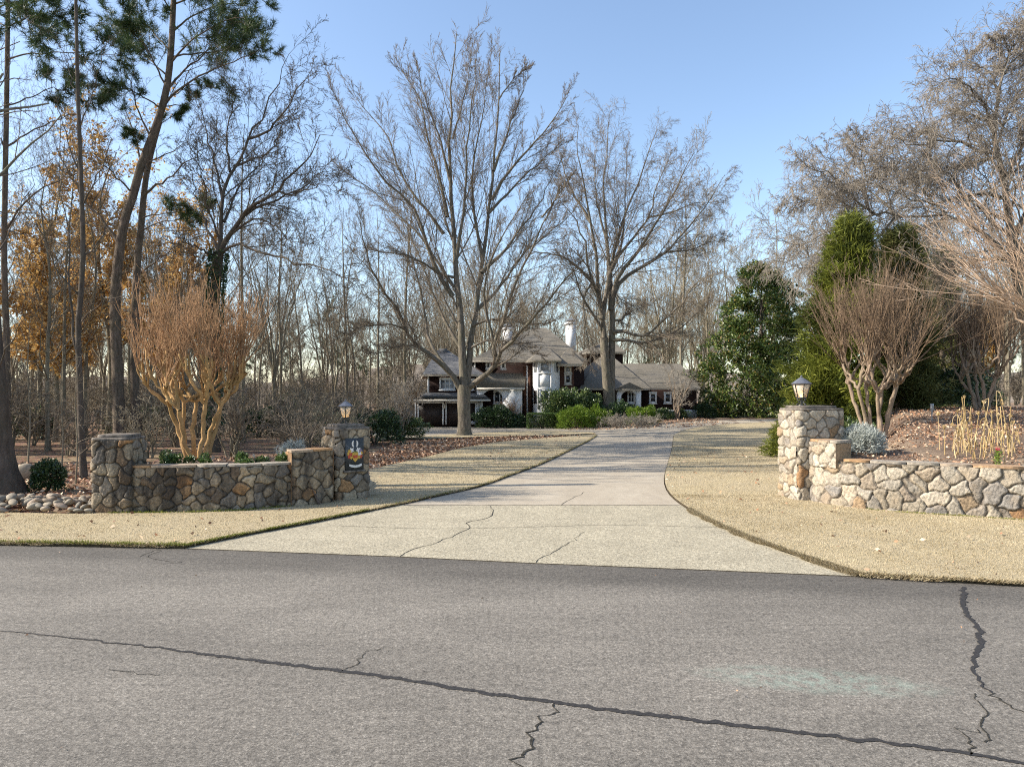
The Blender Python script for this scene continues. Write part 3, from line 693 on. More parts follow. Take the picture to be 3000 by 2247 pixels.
def walls():
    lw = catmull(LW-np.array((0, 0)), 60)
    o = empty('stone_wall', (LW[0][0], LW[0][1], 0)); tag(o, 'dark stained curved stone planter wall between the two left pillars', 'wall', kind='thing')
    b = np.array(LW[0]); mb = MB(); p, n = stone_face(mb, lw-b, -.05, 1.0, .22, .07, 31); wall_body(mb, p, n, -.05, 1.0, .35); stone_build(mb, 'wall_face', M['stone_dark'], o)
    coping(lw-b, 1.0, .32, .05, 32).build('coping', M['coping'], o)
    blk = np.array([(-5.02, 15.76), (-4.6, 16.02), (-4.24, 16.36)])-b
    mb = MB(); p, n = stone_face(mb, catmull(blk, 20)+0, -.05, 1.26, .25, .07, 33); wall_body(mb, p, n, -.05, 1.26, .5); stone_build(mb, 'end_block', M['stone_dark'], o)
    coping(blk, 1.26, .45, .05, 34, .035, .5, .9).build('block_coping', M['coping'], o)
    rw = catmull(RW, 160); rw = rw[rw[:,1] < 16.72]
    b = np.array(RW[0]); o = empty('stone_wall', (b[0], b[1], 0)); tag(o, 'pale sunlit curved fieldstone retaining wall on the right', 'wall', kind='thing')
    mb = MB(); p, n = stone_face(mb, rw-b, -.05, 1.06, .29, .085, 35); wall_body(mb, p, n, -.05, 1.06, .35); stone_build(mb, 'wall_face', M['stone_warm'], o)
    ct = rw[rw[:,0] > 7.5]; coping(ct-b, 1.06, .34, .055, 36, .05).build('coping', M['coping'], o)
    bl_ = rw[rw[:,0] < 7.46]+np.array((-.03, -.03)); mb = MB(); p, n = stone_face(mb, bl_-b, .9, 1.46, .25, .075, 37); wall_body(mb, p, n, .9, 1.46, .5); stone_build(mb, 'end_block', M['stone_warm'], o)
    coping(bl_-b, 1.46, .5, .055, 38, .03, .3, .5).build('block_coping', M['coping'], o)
walls()
# ---- crest plaque set into the left gate pillar (part of it)
def crest():
    ang = math.atan2(exl[1], exl[0])
    nrmv = -eyl
    mid = np.array((-4.18, 16.6))+exl*.415+nrmv*.065
    base = mid-np.array((-4.18, 16.6))
    pl = empty('crest_plaque', (base[0], base[1], 1.13), ang); pl.parent = gpl
    pl['label'] = 'dark slate plaque with painted winged coat of arms'
    W, H = .235, .385
    mb = MB(); mb.box((-W, -.03, -H), (W, .06, H)); link('backing', mb.mesh('backing', M['slate']), pl)
    mb = MB()
    for a, c in (((-W-.05, -.05, -H-.05), (W+.05, .06, -H)),): mb.box(a, c)
    link('ledge', mb.mesh('ledge', M['slab']), pl)
    def flat(poly, y, mi, mb, th=.012):
        r0 = [(x, y, z) for x, z in poly]; r1 = [(x, y-th, z) for x, z in poly]
        mb.prism(r1, r0, .5, mi)
    mb = MB(); mm = [M[k] for k in ('paint_white', 'paint_violet', 'paint_gold', 'paint_red', 'paint_olive')]
    for s in (-1, 1):                                             # pair of upright wings
        arc = [(s*(.03+.055*math.sin(t)), .255+.08*-math.cos(t)) for t in np.linspace(0.1, PI-.1, 9)]
        arc += [(s*(.026+.018*math.sin(t)), .26+.07*-math.cos(t)) for t in np.linspace(PI-.2, .2, 7)]
        flat(arc, -.031, 0, mb)
        for (cx, cz, r, mi, y) in ((.09, .10, .055, 0, -.032), (.145, .075, .045, 1, -.034), (.165, .02, .04, 2, -.036), (.12, .0, .045, 0 if s > 0 else 3, -.038), (.15, -.055, .04, 3, -.040), (.10, -.075, .035, 2, -.042)):
            star = []
            for k in range(10):
                rr = 1.4*r*(1 if k % 2 == 0 else .55); star.append((s*cx+rr*math.cos(k*PI/5+cx*9), cz+rr*math.sin(k*PI/5+cx*9)))
            flat(star, y, mi if s > 0 else (2 if mi == 1 else mi), mb)
    shield = [(-.075, .05), (.075, .05), (.078, -.06), (.055, -.13), (0, -.185), (-.055, -.13), (-.078, -.06)]
    flat(shield, -.046, 2, mb)
    flat([(-.055, -.02), (.055, -.02), (.05, -.085), (-.05, -.085)], -.060, 3, mb)
    flat([(-.05, .035), (.05, .035), (.03, .085), (0, .06), (-.03, .085)], -.060, 4, mb)
    flat([(-.16, -.225), (-.10, -.245), (0, -.262), (.10, -.245), (.16, -.225), (.165, -.275), (.10, -.305), (0, -.32), (-.10, -.305), (-.165, -.275)], -.062, 0, mb)
    link('emblem', mb.mesh('emblem', mm), pl)
crest()
# ---- lanterns
def lantern(label, c, z, rot, k):
    o = empty('lantern', (c[0], c[1], z), rot, (k, k, k)); tag(o, label, 'lantern', 'lanterns on the gate pillars')
    hexa = lambda r, zz, n=6: [(r*math.cos(2*PI*i/n+PI/6), r*math.sin(2*PI*i/n+PI/6), zz) for i in range(n)]
    mb = MB()
    mb.prism(hexa(.235, .50), hexa(.245, .515)); mb.prism(hexa(.235, .516), hexa(.12, .60)); mb.prism(hexa(.12, .601), hexa(.035, .655))
    mb.build('roof', M['lamp_roof'], o)
    mb = MB(); mb.prism(hexa(.02, .655, 8), hexa(.03, .675, 8)); mb.prism(hexa(.03, .676, 8), hexa(.006, .71, 8)); mb.build('finial', M['lamp_roof'], o)
    mb = MB(); b0 = np.array(hexa(.115, .185)); b1 = np.array(hexa(.205, .50))
    for i in range(6):
        P = np.stack([np.linspace(b0[i], b1[i], 2)])
        tubes(mb, P, np.full((1, 2), .011), 4)
        for ring in (b0, b1): tubes(mb, np.stack([ring[i], ring[(i+1) % 6]])[None], np.full((1, 2), .011), 4)
    mb.prism(hexa(.115, .165), hexa(.115, .185)); mb.build('cage', M['iron'], o)
    for i in range(6):
        mb = MB(); j = (i+1) % 6; a0, a1, c0, c1 = b0[i]*.99, b0[j]*.99, b1[i]*.99, b1[j]*.99
        for q in (a0, a1): q[2] = .187
        for q in (c0, c1): q[2] = .498
        n_ = np.cross(a1-a0, c0-a0); n_ = n_/np.linalg.norm(n_)*.004
        mb.add([a0, a1, c1, c0, a0-n_, a1-n_, c1-n_, c0-n_], [(0, 1, 2, 3), (7, 6, 5, 4), (0, 4, 5, 1), (1, 5, 6, 2), (2, 6, 7, 3), (3, 7, 4, 0)])
        mb.build('glass_pane', M['lamp_glass'], o)
    mb = MB(); prof = [(.0, .21), (.022, .215), (.03, .25), (.026, .29), (.012, .33), (.002, .35)]
    V = [(r*math.cos(t), r*math.sin(t), zz) for r, zz in prof for t in np.arange(8)*PI/4]
    i = np.arange(len(prof)*8).reshape(-1, 8); f = np.stack([i[:-1], np.roll(i, -1, 1)[:-1], np.roll(i, -1, 1)[1:], i[1:]], -1).reshape(-1, 4)
    mb.add(V, f); mb.build('bulb', M['bulb'], o, True)
    mb = MB(); mb.prism(hexa(.028, .0, 8), hexa(.022, .17, 8)); mb.prism(hexa(.10, .0, 12), hexa(.095, .018, 12))
    for q in range(4):                                           # iron scrolls
        a = q*PI/2+.4; pts = [(.03, .16), (.09, .165), (.12, .135), (.09, .105), (.06, .10), (.075, .06), (.11, .045), (.135, .02), (.10, .012)]
        P = catmull([(r*math.cos(a), r*math.sin(a), zz) for r, zz in pts], 24)
        tubes(mb, P[None], np.full((1, 24), .009), 5)
    mb.build('scroll_base', M['iron'], o)
lantern('lit lantern on the gate pillar with the crest plaque', cl, zl-.004, .2, .86)
lantern('lit lantern on the sunlit pillar by the right wall', (cr[0]-.25, cr[1]-.05), zr-.004, -.1, 1.05)
# ---- river rocks at the left end of the wall
def rocks():
    rg = np.random.default_rng(41); protos = []
    for k in range(7):
        bm = bmesh.new(); bmesh.ops.create_icosphere(bm, subdivisions=2, radius=1)
        w = rg.normal(size=(5, 3))*1.7; ph = rg.uniform(0, 6, 5)
        for v in bm.verts:
            c = np.array(v.co); s = 1+.10*sum(math.sin(float(w[i]@c)+ph[i]) for i in range(5))/2
            v.co = (c*s*np.array((.17, .11, .075))).tolist()
        me = bpy.data.meshes.new('river_rock'); bm.to_mesh(me); bm.free(); me.materials.append(M['river_rock'])
        me.polygons.foreach_set('use_smooth', [True]*len(me.polygons)); protos.append(me)
    lab = 'rounded tan river rock in the pile left of the dark pillar'
    for i in range(270):
        x = rg.uniform(-14.5, -9.0); t = rg.random()**.8
        y = 14.75+max(0, -(x+9.5))*.10+t*1.5; 
        z = .10+.24*math.sin(min(1, t*1.3)*PI)*min(1, (-8.8-x)*1.2)*rg.uniform(.4, 1)
        o = link('river_rock', protos[i % 7], None, (x, y, z)); o.rotation_euler = (rg.normal()*.35, rg.normal()*.35, rg.uniform(0, 6.3))
        k = rg.uniform(.5, 1.0); o.scale = (k, k, k*rg.uniform(.7, 1.1)); tag(o, lab, 'rock', 'river rocks piled by the left pillar')
    o = link('boulder', protos[2], None, G(57, 1035)+np.array((0, 0, .2))); o.scale = (1.6, 1.6, 4.2); o.rotation_euler = (.2, .3, .5); tag(o, 'upright pale boulder standing in leaf litter behind the river rocks', 'boulder')
rocks()
# ================================================================== HOUSE
HA = R_(8); HC, HS = math.cos(HA), math.sin(HA)
HO = np.array(((1150-U0)*57/F, 57.0))
def hx(u, Y):                                     # local x of picture column u on the local depth plane Y
    k = (u-U0)/F
    # (Ox + X*c - Y*s) = k*(Oy + X*s + Y*c)
    return (k*(HO[1]+Y*HC)-HO[0]+Y*HS)/(HC-k*HS)
def hz(u, v, Y):
    y = HO[1]+hx(u, Y)*HS+Y*HC
    return CH-(v-V0)*y/F
def hp(u, v, Y): return (hx(u, Y), Y, hz(u, v, Y))
def house():
    H = empty('house', (HO[0], HO[1], 0), HA)
    tag(H, 'large red sided house with brown hip roofs and white trim beyond the driveway', 'house', kind='thing')
    def box(mb, u0, u1, v0, v1, Y0, Y1, mi=0):
        um = (u0+u1)/2
        mb.box((hx(u0, Y0), Y0, hz(um, v1, Y0)), (hx(u1, Y0), Y1, hz(um, v0, Y0)), .5, mi); return mb
    def part(name, mat, *boxes, parent=H):
        for b in boxes: o = box(MB(), *b).build(name, mat, parent)
        return o
    def hip(name, mat, u0, u1, ve, Y0, Y1, ur0, ur1, vr, Yr, th=.16):
        """hip roof: eave rectangle and ridge, with a fascia and soffit below"""
        um = (u0+u1)/2; z = hz(um, ve, Y0); x0, x1 = hx(u0, Y0), hx(u1, Y0)
        r0, r1 = hx(ur0, Yr), hx(ur1, Yr); zr = hz((ur0+ur1)/2, vr, Yr)
        mb = MB()
        E = [(x0, Y0, z), (x1, Y0, z), (x1, Y1, z), (x0, Y1, z)]; Rg = [(r0, Yr, zr), (r1, Yr, zr)]
        mb.add(E+Rg, [(0, 1, 5, 4), (2, 3, 4, 5)]); mb.add(E+Rg, [(1, 2, 5), (3, 0, 4)])
        o = mb.build(name, mat, H)
        mb = MB(); i = .06; o_ = .0
        mb.prism([(x0+i, Y0+i, z-th), (x1-i, Y0+i, z-th), (x1-i, Y1-i, z-th), (x0+i, Y1-i, z-th)], [(x0+.01, Y0+.01, z-.005), (x1-.01, Y0+.01, z-.005), (x1-.01, Y1-.01, z-.005), (x0+.01, Y1-.01, z-.005)])
        mb.build('fascia', M['cream'], o)
        return o
    def shed(name, mat, u0, u1, ve, Y0, u2, u3, vt, Y1):
        z0 = hz((u0+u1)/2, ve, Y0); z1 = hz((u2+u3)/2, vt, Y1)
        a = [(hx(u0, Y0), Y0, z0), (hx(u1, Y0), Y0, z0), (hx(u3, Y1), Y1, z1), (hx(u2, Y1), Y1, z1)]
        mb = MB(); mb.add(a+[(hx(u0, Y0), Y1, z0), (hx(u1, Y0), Y1, z0)], [(0, 1, 2, 3), (0, 4, 5, 1)]); mb.add([a[0], a[3], (hx(u0, Y0), Y1, z0), a[1], a[2], (hx(u1, Y0), Y1, z0)], [(0, 1, 2), (3, 5, 4)])
        o = mb.build(name, mat, H)
        mb = MB(); mb.box((a[0][0]+.01, Y0+.012, z0-.16), (a[1][0]-.01, Y1-.01, z0-.004)); mb.build('fascia', M['cream'], o)
        return o
    def window(u0, u1, v0, v1, Y, glass='glass_dark', bars=0, fw=.09, frame='white', cross=False):
        x0, x1 = hx(u0, Y), hx(u1, Y); z1, z0 = hz((u0+u1)/2, v0, Y), hz((u0+u1)/2, v1, Y)
        mb = MB(); d0, d1 = Y-.07, Y+.05
        mb.box((x0, d0, z0), (x0+fw, d1, z1)); mb.box((x1-fw, d0, z0), (x1, d1, z1))
        mb.box((x0+fw, d0, z1-fw), (x1-fw, d1, z1)); mb.box((x0+fw, d0, z0), (x1-fw, d1, z0+fw))
        for i in range(bars):
            xx = x0+fw+(x1-x0-2*fw)*(i+1)/(bars+1); mb.box((xx-.03, d0+.015, z0+fw), (xx+.03, d1, z1-fw))
        if cross: mb.box((x0+fw, d0+.018, (z0+z1)/2-.025), (x1-fw, d1, (z0+z1)/2+.025))
        o = mb.build('window', M[frame], H)
        mb = MB(); mb.box((x0-.05, d0-.05, z0-.09), (x1+.05, d1, z0-.003)); mb.build('sill', M[frame], o)
        mb = MB(); mb.box((x0-.05, d0-.02, z1+.003), (x1+.05, d1, z1+.09)); mb.build('head_trim', M[frame], o)
        mb = MB(); mb.box((x0+.5*fw, Y-.025, z0+.5*fw), (x1-.5*fw, Y+.03, z1-.5*fw)); mb.build('pane', M[glass], o)
        return o
    def arch(u0, u1, v0, v1, a0, a1, vs, vt, Y, th, mat='white'):
        """white wall plate with a round-headed opening"""
        um = (a0+a1)/2; X = lambda u: hx(u, Y); Z = lambda v: hz(um, v, Y)
        n = 14; cx, rx = (X(a0)+X(a1))/2, (X(a1)-X(a0))/2; zs, zt = Z(vs), Z(vt)
        cur = [(cx-rx*math.cos(PI*i/n), zs+(zt-zs)*math.sin(PI*i/n)) for i in range(n+1)]
        mb = MB(); mb.box((X(u0), Y, Z(v1)), (X(a0), Y+th, Z(v0))); mb.box((X(a1), Y, Z(v1)), (X(u1), Y+th, Z(v0)))
        for (xa, za), (xb, zb) in zip(cur[:-1], cur[1:]):
            mb.add([(xa, Y, za), (xb, Y, zb), (xb, Y, Z(v0)), (xa, Y, Z(v0)), (xa, Y+th, za), (xb, Y+th, zb)], [(0, 1, 2, 3), (0, 4, 5, 1)])
        return mb.build('porch_arch', M[mat], H)
    # ---- garage wing
    G0 = -2.2
    part('wall', M['siding'], (897, 1031, 866, 920, G0, 5), (926, 1030, 806, 866, -1.4, 6))
    part('corner_trim', M['white'], (1029.5, 1034, 866, 917, G0-.06, G0+.1), (923, 927, 812, 850, -1.48, -1.3), (1028, 1032, 812, 850, -1.48, -1.3), (896, 899, 866, 918, G0-.06, G0+.1))
    for a, b in ((905, 955), (965, 1026)):
        part('garage_door', M['door_dark'], (a, b, 872, 917.5, G0-.02, G0+.1))
        part('door_frame', M['white'], (a-3, a, 870, 917.5, G0-.09, G0-.01), (b, b+4, 870, 917.5, G0-.09, G0-.01), (a-3, b+4, 867.6, 871, G0-.095, G0-.005))
    mbp = part('garage_base', M['white'], (1012, 1030, 910, 917, G0-.16, G0-.1))
    shed('roof', M['shingle_shaded'], 893, 1060, 862.5, -3.3, 921, 1040, 848, -1.4)
    window(949, 983, 818, 842, -1.42, 'glass_pale', 2, .12)
    window(1013, 1024, 820, 842, -1.42, 'glass_pale', 0, .1)
    hip('roof', M['shingle_shaded'], 912, 1047, 808.5, -2.1, 9, 945, 968, 757, 3)
    mb = MB(); p = hp(957, 760, 2.6); mb.box((p[0]-.35, 2.4, p[2]-.5), (p[0]+.35, 3.1, p[2]+.25)); mb.build('roof_vent', M['shingle_shaded'], H)
    # ---- main block
    part('wall', M['siding'], (1026, 1262, 776, 920, 0, 11))
    hip('roof', M['shingle'], 1014, 1269, 778.5, -.9, 12, 1154, 1180, 708, 5.5)
    window(1081, 1092.5, 781, 797, -.02, 'glass_dark', 0, .13); window(1049, 1060, 781, 797, -.02, 'glass_dark', 0, .13)
    part('corner_trim', M['white'], (1024, 1027.5, 780, 806, -.08, .05))
    shed('roof', M['shingle'], 1030, 1134, 837.5, -2.3, 1040, 1136, 806, -.02)
    part('wall', M['siding'], (1040, 1130, 840, 920, -1.2, 0))
    arch(1031, 1128, 841, 914, 1043, 1085, 858, 842.5, -2.0, .3, 'white')
    window(1066, 1081, 844, 871, -1.22, 'glass_dark', 0, .12)
    part('porch_steps', M['concrete'], (1110, 1156, 905, 912, -3.4, -2.3), (1104, 1160, 911, 919, -3.9, -2.3))
    # ---- white bay tower
    mb = MB(); X = hx
    zt, zb = hz(1180, 777, -2.3), 0.0
    ring = [(X(1151, -1.3), -1.3), (X(1162, -2.5), -2.5), (X(1193, -2.5), -2.5), (X(1209, -1.3), -1.3), (X(1209, 0), .02), (X(1151, 0), .02)]
    mb.prism([(*p, zb) for p in ring], [(*p, zt) for p in ring]); bay = mb.build('bay_tower', M['white'], H)
    for v0, v1, g in ((780, 805, 'glass_pale'), (842, 873, 'glass_dark')): window(1165, 1188, v0, v1, -2.52, g, 0, .12)
    part('bay_panel', M['white'], (1166, 1187, 808, 836, -2.56, -2.5), (1161, 1165, 778, 884, -2.6, -2.5), (1189, 1193, 778, 884, -2.6, -2.5))
    part('bay_trim', M['white'], (1161, 1193, 805.5, 808, -2.62, -2.49), (1161, 1193, 837, 840, -2.62, -2.49))
    def side_window(ua, Ya, ub, Yb, v0, v1, glass):
        xa, xb = X(ua, Ya), X(ub, Yb); z1, z0 = hz(1180, v0, -2), hz(1180, v1, -2)
        d = np.array((xb-xa, Yb-Ya)); L = np.linalg.norm(d); d /= L; nn = np.array((d[1], -d[0]))
        f = lambda s, o: np.array((xa, Ya))+d*L*s+nn*o
        mb = MB(); r = [f(.22, .03), f(.78, .03), f(.78, -.05), f(.22, -.05)]
        mb.prism([(*p, z0) for p in r], [(*p, z1) for p in r]); mb.build('bay_window', M[glass], H)
    for v0, v1, g in ((782, 804, 'glass_pale'), (844, 872, 'glass_dark')):
        side_window(1151, -1.3, 1162, -2.5, v0, v1, g); side_window(1193, -2.5, 1209, -1.3, v0, v1, g)
    hip('roof', M['shingle'], 1144, 1214, 778, -3.1, 3, 1172, 1186, 752, 1.2, .12)
    part('brick_pier', M['brick'], (1131, 1137, 792, 917, -.5, -.02), (1141, 1149, 786, 917, -.6, -.02))
    part('corner_trim', M['white'], (1137.5, 1140.5, 790, 917, -.55, -.03))
    # ---- stair bay right of the tower
    part('wall', M['brick'], (1210, 1240, 786, 918, -1.2, .01))
    window(1219, 1234, 790, 806, -1.22, 'glass_pale', 0, .14, 'cream'); window(1219, 1234, 808, 830, -1.22, 'glass_dark', 0, .14, 'cream')
    hip('roof', M['shingle'], 1203, 1262, 786, -2.0, 2.5, 1222, 1234, 757, .6, .2)
    # ---- right wing
    part('wall', M['siding'], (1262, 1338, 838, 920, .4, 9), (1384, 1505, 838, 900, .6, 9))
    hip('roof', M['shingle'], 1252, 1406, 838.5, -.5, 10, 1296, 1326, 772, 5)
    hip('roof', M['shingle'], 1330, 1514, 838, .1, 10, 1352, 1470, 786, 5)
    part('wall', M['siding'], (1290, 1345, 757, 800, 7, 11))
    hip('roof', M['shingle'], 1268, 1352, 760, 6, 14, 1296, 1330, 742, 10)
    arch(1334, 1385, 840, 902, 1342, 1374, 858, 845, -.9, .35)
    part('wall', M['siding'], (1336, 1384, 842, 915, .5, 1.2))
    window(1355, 1371, 846, 871, .48, 'glass_dark', 1, .12)
    mb = MB(); a = hp(1328, 841, -1.3); b = hp(1392, 841, -1.3); c = hp(1360, 826, -1.3)
    mb.add([a, b, c, (a[0], 3, a[2]), (b[0], 3, b[2]), (c[0], 3, c[2])], [(0, 2, 5, 3), (1, 4, 5, 2)]); mb.add([a, b, c], [(0, 1, 2)]); mb.build('porch_roof', M['shingle'], H)
    part('wall', M['cream'], (1330, 1389, 840.6, 843, -1.25, -.5))
    for u in (1402, 1434): window(u, u+16, 848, 871, .58, 'glass_dark', 0, .14)
    part('base_trim', M['white'], (1384, 1505, 885.5, 902, .52, .7))
    # ---- chimneys
    for (u0, u1, v0, v1, Y, fl) in ((1089, 1107, 712, 760, 7, 0), (1227, 1244, 700, 772, 8, 1)):
        ch = part('chimney', M['white'], (u0, u1, v0, v1, Y, Y+1.1))
        um = (u0+u1)/2; x0, x1 = hx(u0, Y), hx(u1, Y); z = hz(um, v0, Y)
        mb = MB(); mb.box((x0-.1, Y-.1, z), (x1+.1, Y+1.2, z+.16)); mb.build('chimney_crown', M['white'], ch)
        mb = MB(); mb.box((x0+.12, Y+.12, z+.16), (x1-.12, Y+1, z+.36)); x0 -= .05; x1 += .05
        E = [(x0, Y, z+.37), (x1, Y, z+.37), (x1, Y+1.1, z+.37), (x0, Y+1.1, z+.37)]; cc = ((x0+x1)/2, Y+.55, z+.62)
        mb.add(E+[cc], [(0, 1, 4), (1, 2, 4), (2, 3, 4), (3, 0, 4)]); mb.add(E, [(3, 2, 1, 0)]); mb.build('chimney_cap', M['metal_grey'], ch)
    # carriage lamp between the garage doors
    mb = MB(); p = hp(960, 873, G0-.14); mb.box((p[0]-.07, p[1]-.1, p[2]-.35), (p[0]+.07, p[1]+.14, p[2])); mb.build('wall_lamp', M['cream'], H)
house()
# ================================================================== TREES AND SHRUBS
def L3(pts, y0, y1, r0, r1, rng, n=14, wob=.5):
    """main limb given by picture points; depth runs from y0 to y1"""
    q = catmull(np.array(pts, float), n); w = np.linspace(0, 1, n)
    y = y0+(y1-y0)*w**1.2
    P = np.stack([(q[:,0]-U0)*y/F, y, CH-(q[:,1]-V0)*y/F], 1)
    P[1:-1] += rng.normal(size=(n-2, 3))*wob*np.linspace(.15, .6, n-2)[:,None]*.2
    R = (r0+(r1-r0)*w**.6)*.8
    return P, R
def joined(main, trunk, y, k, rng, f=1.3, wob=.5):
    """main limbs, each starting at the depth of the limb or trunk it leaves"""
    tr = catmull(np.array(trunk, float), 40); sam = [np.c_[tr, np.full(40, y)]]; out = []
    for p, a, r, e, b in main:
        q = np.vstack(sam); d = np.hypot(q[:,0]-p[0][0], q[:,1]-p[0][1]); i = d.argmin()
        y0 = q[i,2]; y1 = y+(b+a)*f if d[i] < 60 else y+b*f
        if len(out) == 0 or q[i,2] == y: y1 = y+(b+a)*f
        else: y1 = y0+.7*(y+(b+a)*f-y0)
        P, R = L3(p, y0, y1, r*k, e*k, rng, wob=wob)
        sam.append(np.c_[P[:,0]*F/P[:,1]+U0, V0-(P[:,2]-CH)*F/P[:,1], P[:,1]]); out.append((P, R))
    return out
def stack(limbs): return np.stack([l[0] for l in limbs]), np.stack([l[1] for l in limbs])
def assemble(name, label, cat, group, base, trunk_mb, crown_mb, mt, mc, extra=()):
    o = empty(name, base); tag(o, label, cat, group)
    off = np.asarray(base, float)
    for mb in [trunk_mb, crown_mb]+[e[1] for e in extra]:
        if mb is not None: mb.v = [v-off for v in mb.v]
    trunk_mb.build('trunk', mt, o, True)
    if crown_mb is not None: crown_mb.build('crown', mc, o, True)
    for nm, mb, m in extra: mb.build(nm, m, o)
    return o
def branchy(rng, P, R, tmb, cmb, spec, sides=(5, 4, 3, 3), rmin=.009, trunk_levels=0):
    """grow levels of side branches on the limbs (P, R); returns last level"""
    out = []
    for li, kw in enumerate(spec):
        P, R = children(rng, P, R, rmin=rmin, **kw)
        tubes(tmb if li < trunk_levels else cmb, P, R, sides[min(li, len(sides)-1)])
        out.append((P, R))
    return out
def flare(P, R, k=1.7, h=.9):                      # root flare
    d = np.linalg.norm(P-P[0], axis=1); return R*(1+(k-1)*np.exp(-d/h*2.2))
def trunk_tube(mb, pts_uv, y, r0, r1, rng, n=18, k=14, fl=1.75, sink=.25, wob=.03):
    q = catmull(np.array(pts_uv, float), n)
    P = np.stack([(q[:,0]-U0)*y/F, np.full(n, y), CH-(q[:,1]-V0)*y/F], 1)
    P[0,2] -= sink; R = np.linspace(r0, r1, n); R = flare(P, R, fl)
    tubes(mb, P[None], R[None], k); return P, R
def big_tree():
    rng = np.random.default_rng(101); y = 43.0; t, c = MB(), MB()
    k = y/F
    trunk_tube(t, [(1003,941),(1003,905),(1002,870),(1003,832)], y, 13*k, 14.5*k, rng)
    D = lambda a: y+a
    main = [
     ([(1004,842),(1000,790),(997,732),(993,690),(991,657),(985,600),(984,521),(975,430),(971,350),(973,270),(977,180),(986,74)], 0, 13.5, 1.1, .5),
     ([(1006,845),(1012,800),(1016,750),(1021,702),(1033,645),(1037,600),(1042,561),(1050,490),(1060,420),(1070,320),(1079,200),(1080,100)], 1.0, 11, 1.1, 1.5),
     ([(996,842),(970,800),(930,768),(898,745),(875,710),(860,670),(838,640),(812,600),(790,540),(778,480)], -2.5, 9.5, .9, -1),
     ([(998,838),(975,806),(949,777),(930,740),(921,702),(917,670),(908,620),(890,560),(880,480),(868,420)], 2.0, 7, .8, 3),
     ([(1008,842),(1040,815),(1070,790),(1078,762),(1110,735),(1140,700),(1165,672),(1195,640),(1230,600),(1262,560)], -3, 9, .9, -3),
     ([(1072,785),(1068,740),(1085,700),(1102,650),(1120,600),(1150,540),(1180,470),(1215,400)], -1.5, 7, .8, -4),
     ([(1072,775),(1062,720),(1048,660),(1050,600),(1070,540),(1105,480),(1140,420)], -1.5, 5.5, .8, -2),
     ([(978,641),(942,581),(914,501),(894,449),(860,415),(830,392),(790,328),(750,264),(712,182)], .5, 7.5, .6, -2.5),
     ([(980,620),(940,560),(900,500),(850,455),(800,410),(755,380),(715,345)], .5, 5.0, .6, 2.5),
     ([(958,505),(930,465),(906,437),(866,380),(846,312),(820,270),(790,240),(752,178)], .5, 5.5, .5, 1.5),
     ([(966,469),(946,372),(922,292),(910,224),(880,175),(850,118)], .5, 6, .6, 3),
     ([(972,390),(950,300),(920,220),(895,130)], .5, 4.5, .6, -2),
     ([(985,560),(1000,470),(1005,380),(1010,300),(1022,200),(1030,110)], .5, 6, .6, -3),
     ([(978,300),(1000,220),(1015,150),(1022,92)], .6, 3.2, .5, 2),
     ([(1062,433),(1090,384),(1143,320),(1175,285),(1199,256),(1232,190)], 1.2, 6, .5, -2),
     ([(1056,460),(1100,415),(1150,365),(1190,330),(1232,300)], 1.2, 5, .5, 3),
     ([(1066,370),(1095,290),(1120,220),(1136,140)], 1.4, 5, .5, 2),
     ([(1042,561),(1025,460),(1020,380),(1035,290),(1045,210),(1060,130)], 1.1, 5.5, .5, -3),
     ([(1040,590),(1090,540),(1135,480),(1170,430),(1210,350)], 1, 6, .5, 3.5),
     ([(1030,670),(1080,620),(1120,560),(1165,520),(1215,480),(1250,440)], .8, 6, .6, 4),
     ([(985,600),(945,590),(900,560),(850,545),(800,540),(750,520)], .2, 4.2, .5, -2),
     ([(1000,760),(960,690),(930,620),(900,540),(860,470),(820,430)], .3, 6, .6, 4.5),
     ([(1020,705),(1060,690),(1110,690),(1160,705),(1200,690)], 0.6, 4.2, .4, -4),
     ([(1015,752),(1050,738),(1100,738),(1140,752),(1175,775)], 0.3, 4.0, .4, -3),
     ([(875,712),(840,700),(800,705),(760,715),(730,730)], -1.5, 3.2, .4, -4),
     ([(905,750),(870,745),(830,760),(790,762)], -1.5, 2.6, .4, -3),
     ([(1078,215),(1110,170),(1150,140)], 1.5, 2.6, .4, 1), ([(1170,470),(1210,420),(1240,370)], -2, 2.6, .4, -4),
    ]
    limbs = joined(main, [(1003,941),(1003,905),(1002,870),(1003,832)], y, k, rng)
    P, R = stack(limbs); tubes(t, P, R, 9)
    branchy(rng, P, R, t, c, [dict(m=20, t=(.15, 1), ang=(14, 38), ratio=.36, n=9, wander=.045, up=.045, rf=.34, endr=.25, tipfall=.72),
        dict(m=12, t=(.1, 1), ang=(18, 46), ratio=.42, n=6, wander=.07, up=.03, rf=.45, endr=.4),
        dict(m=7, t=(.1, 1), ang=(20, 50), ratio=.5, n=4, wander=.14, up=.03, rf=.6, endr=.5)], rmin=.010)
    b = at(1003, 940, y)
    assemble('bare_tree', 'largest bare tree, its trunk forking low in front of the garage', 'tree', 'bare trees on the front lawn', (b[0], y, 0), t, c, M['bark_grey'], M['twig_grey'])
big_tree()
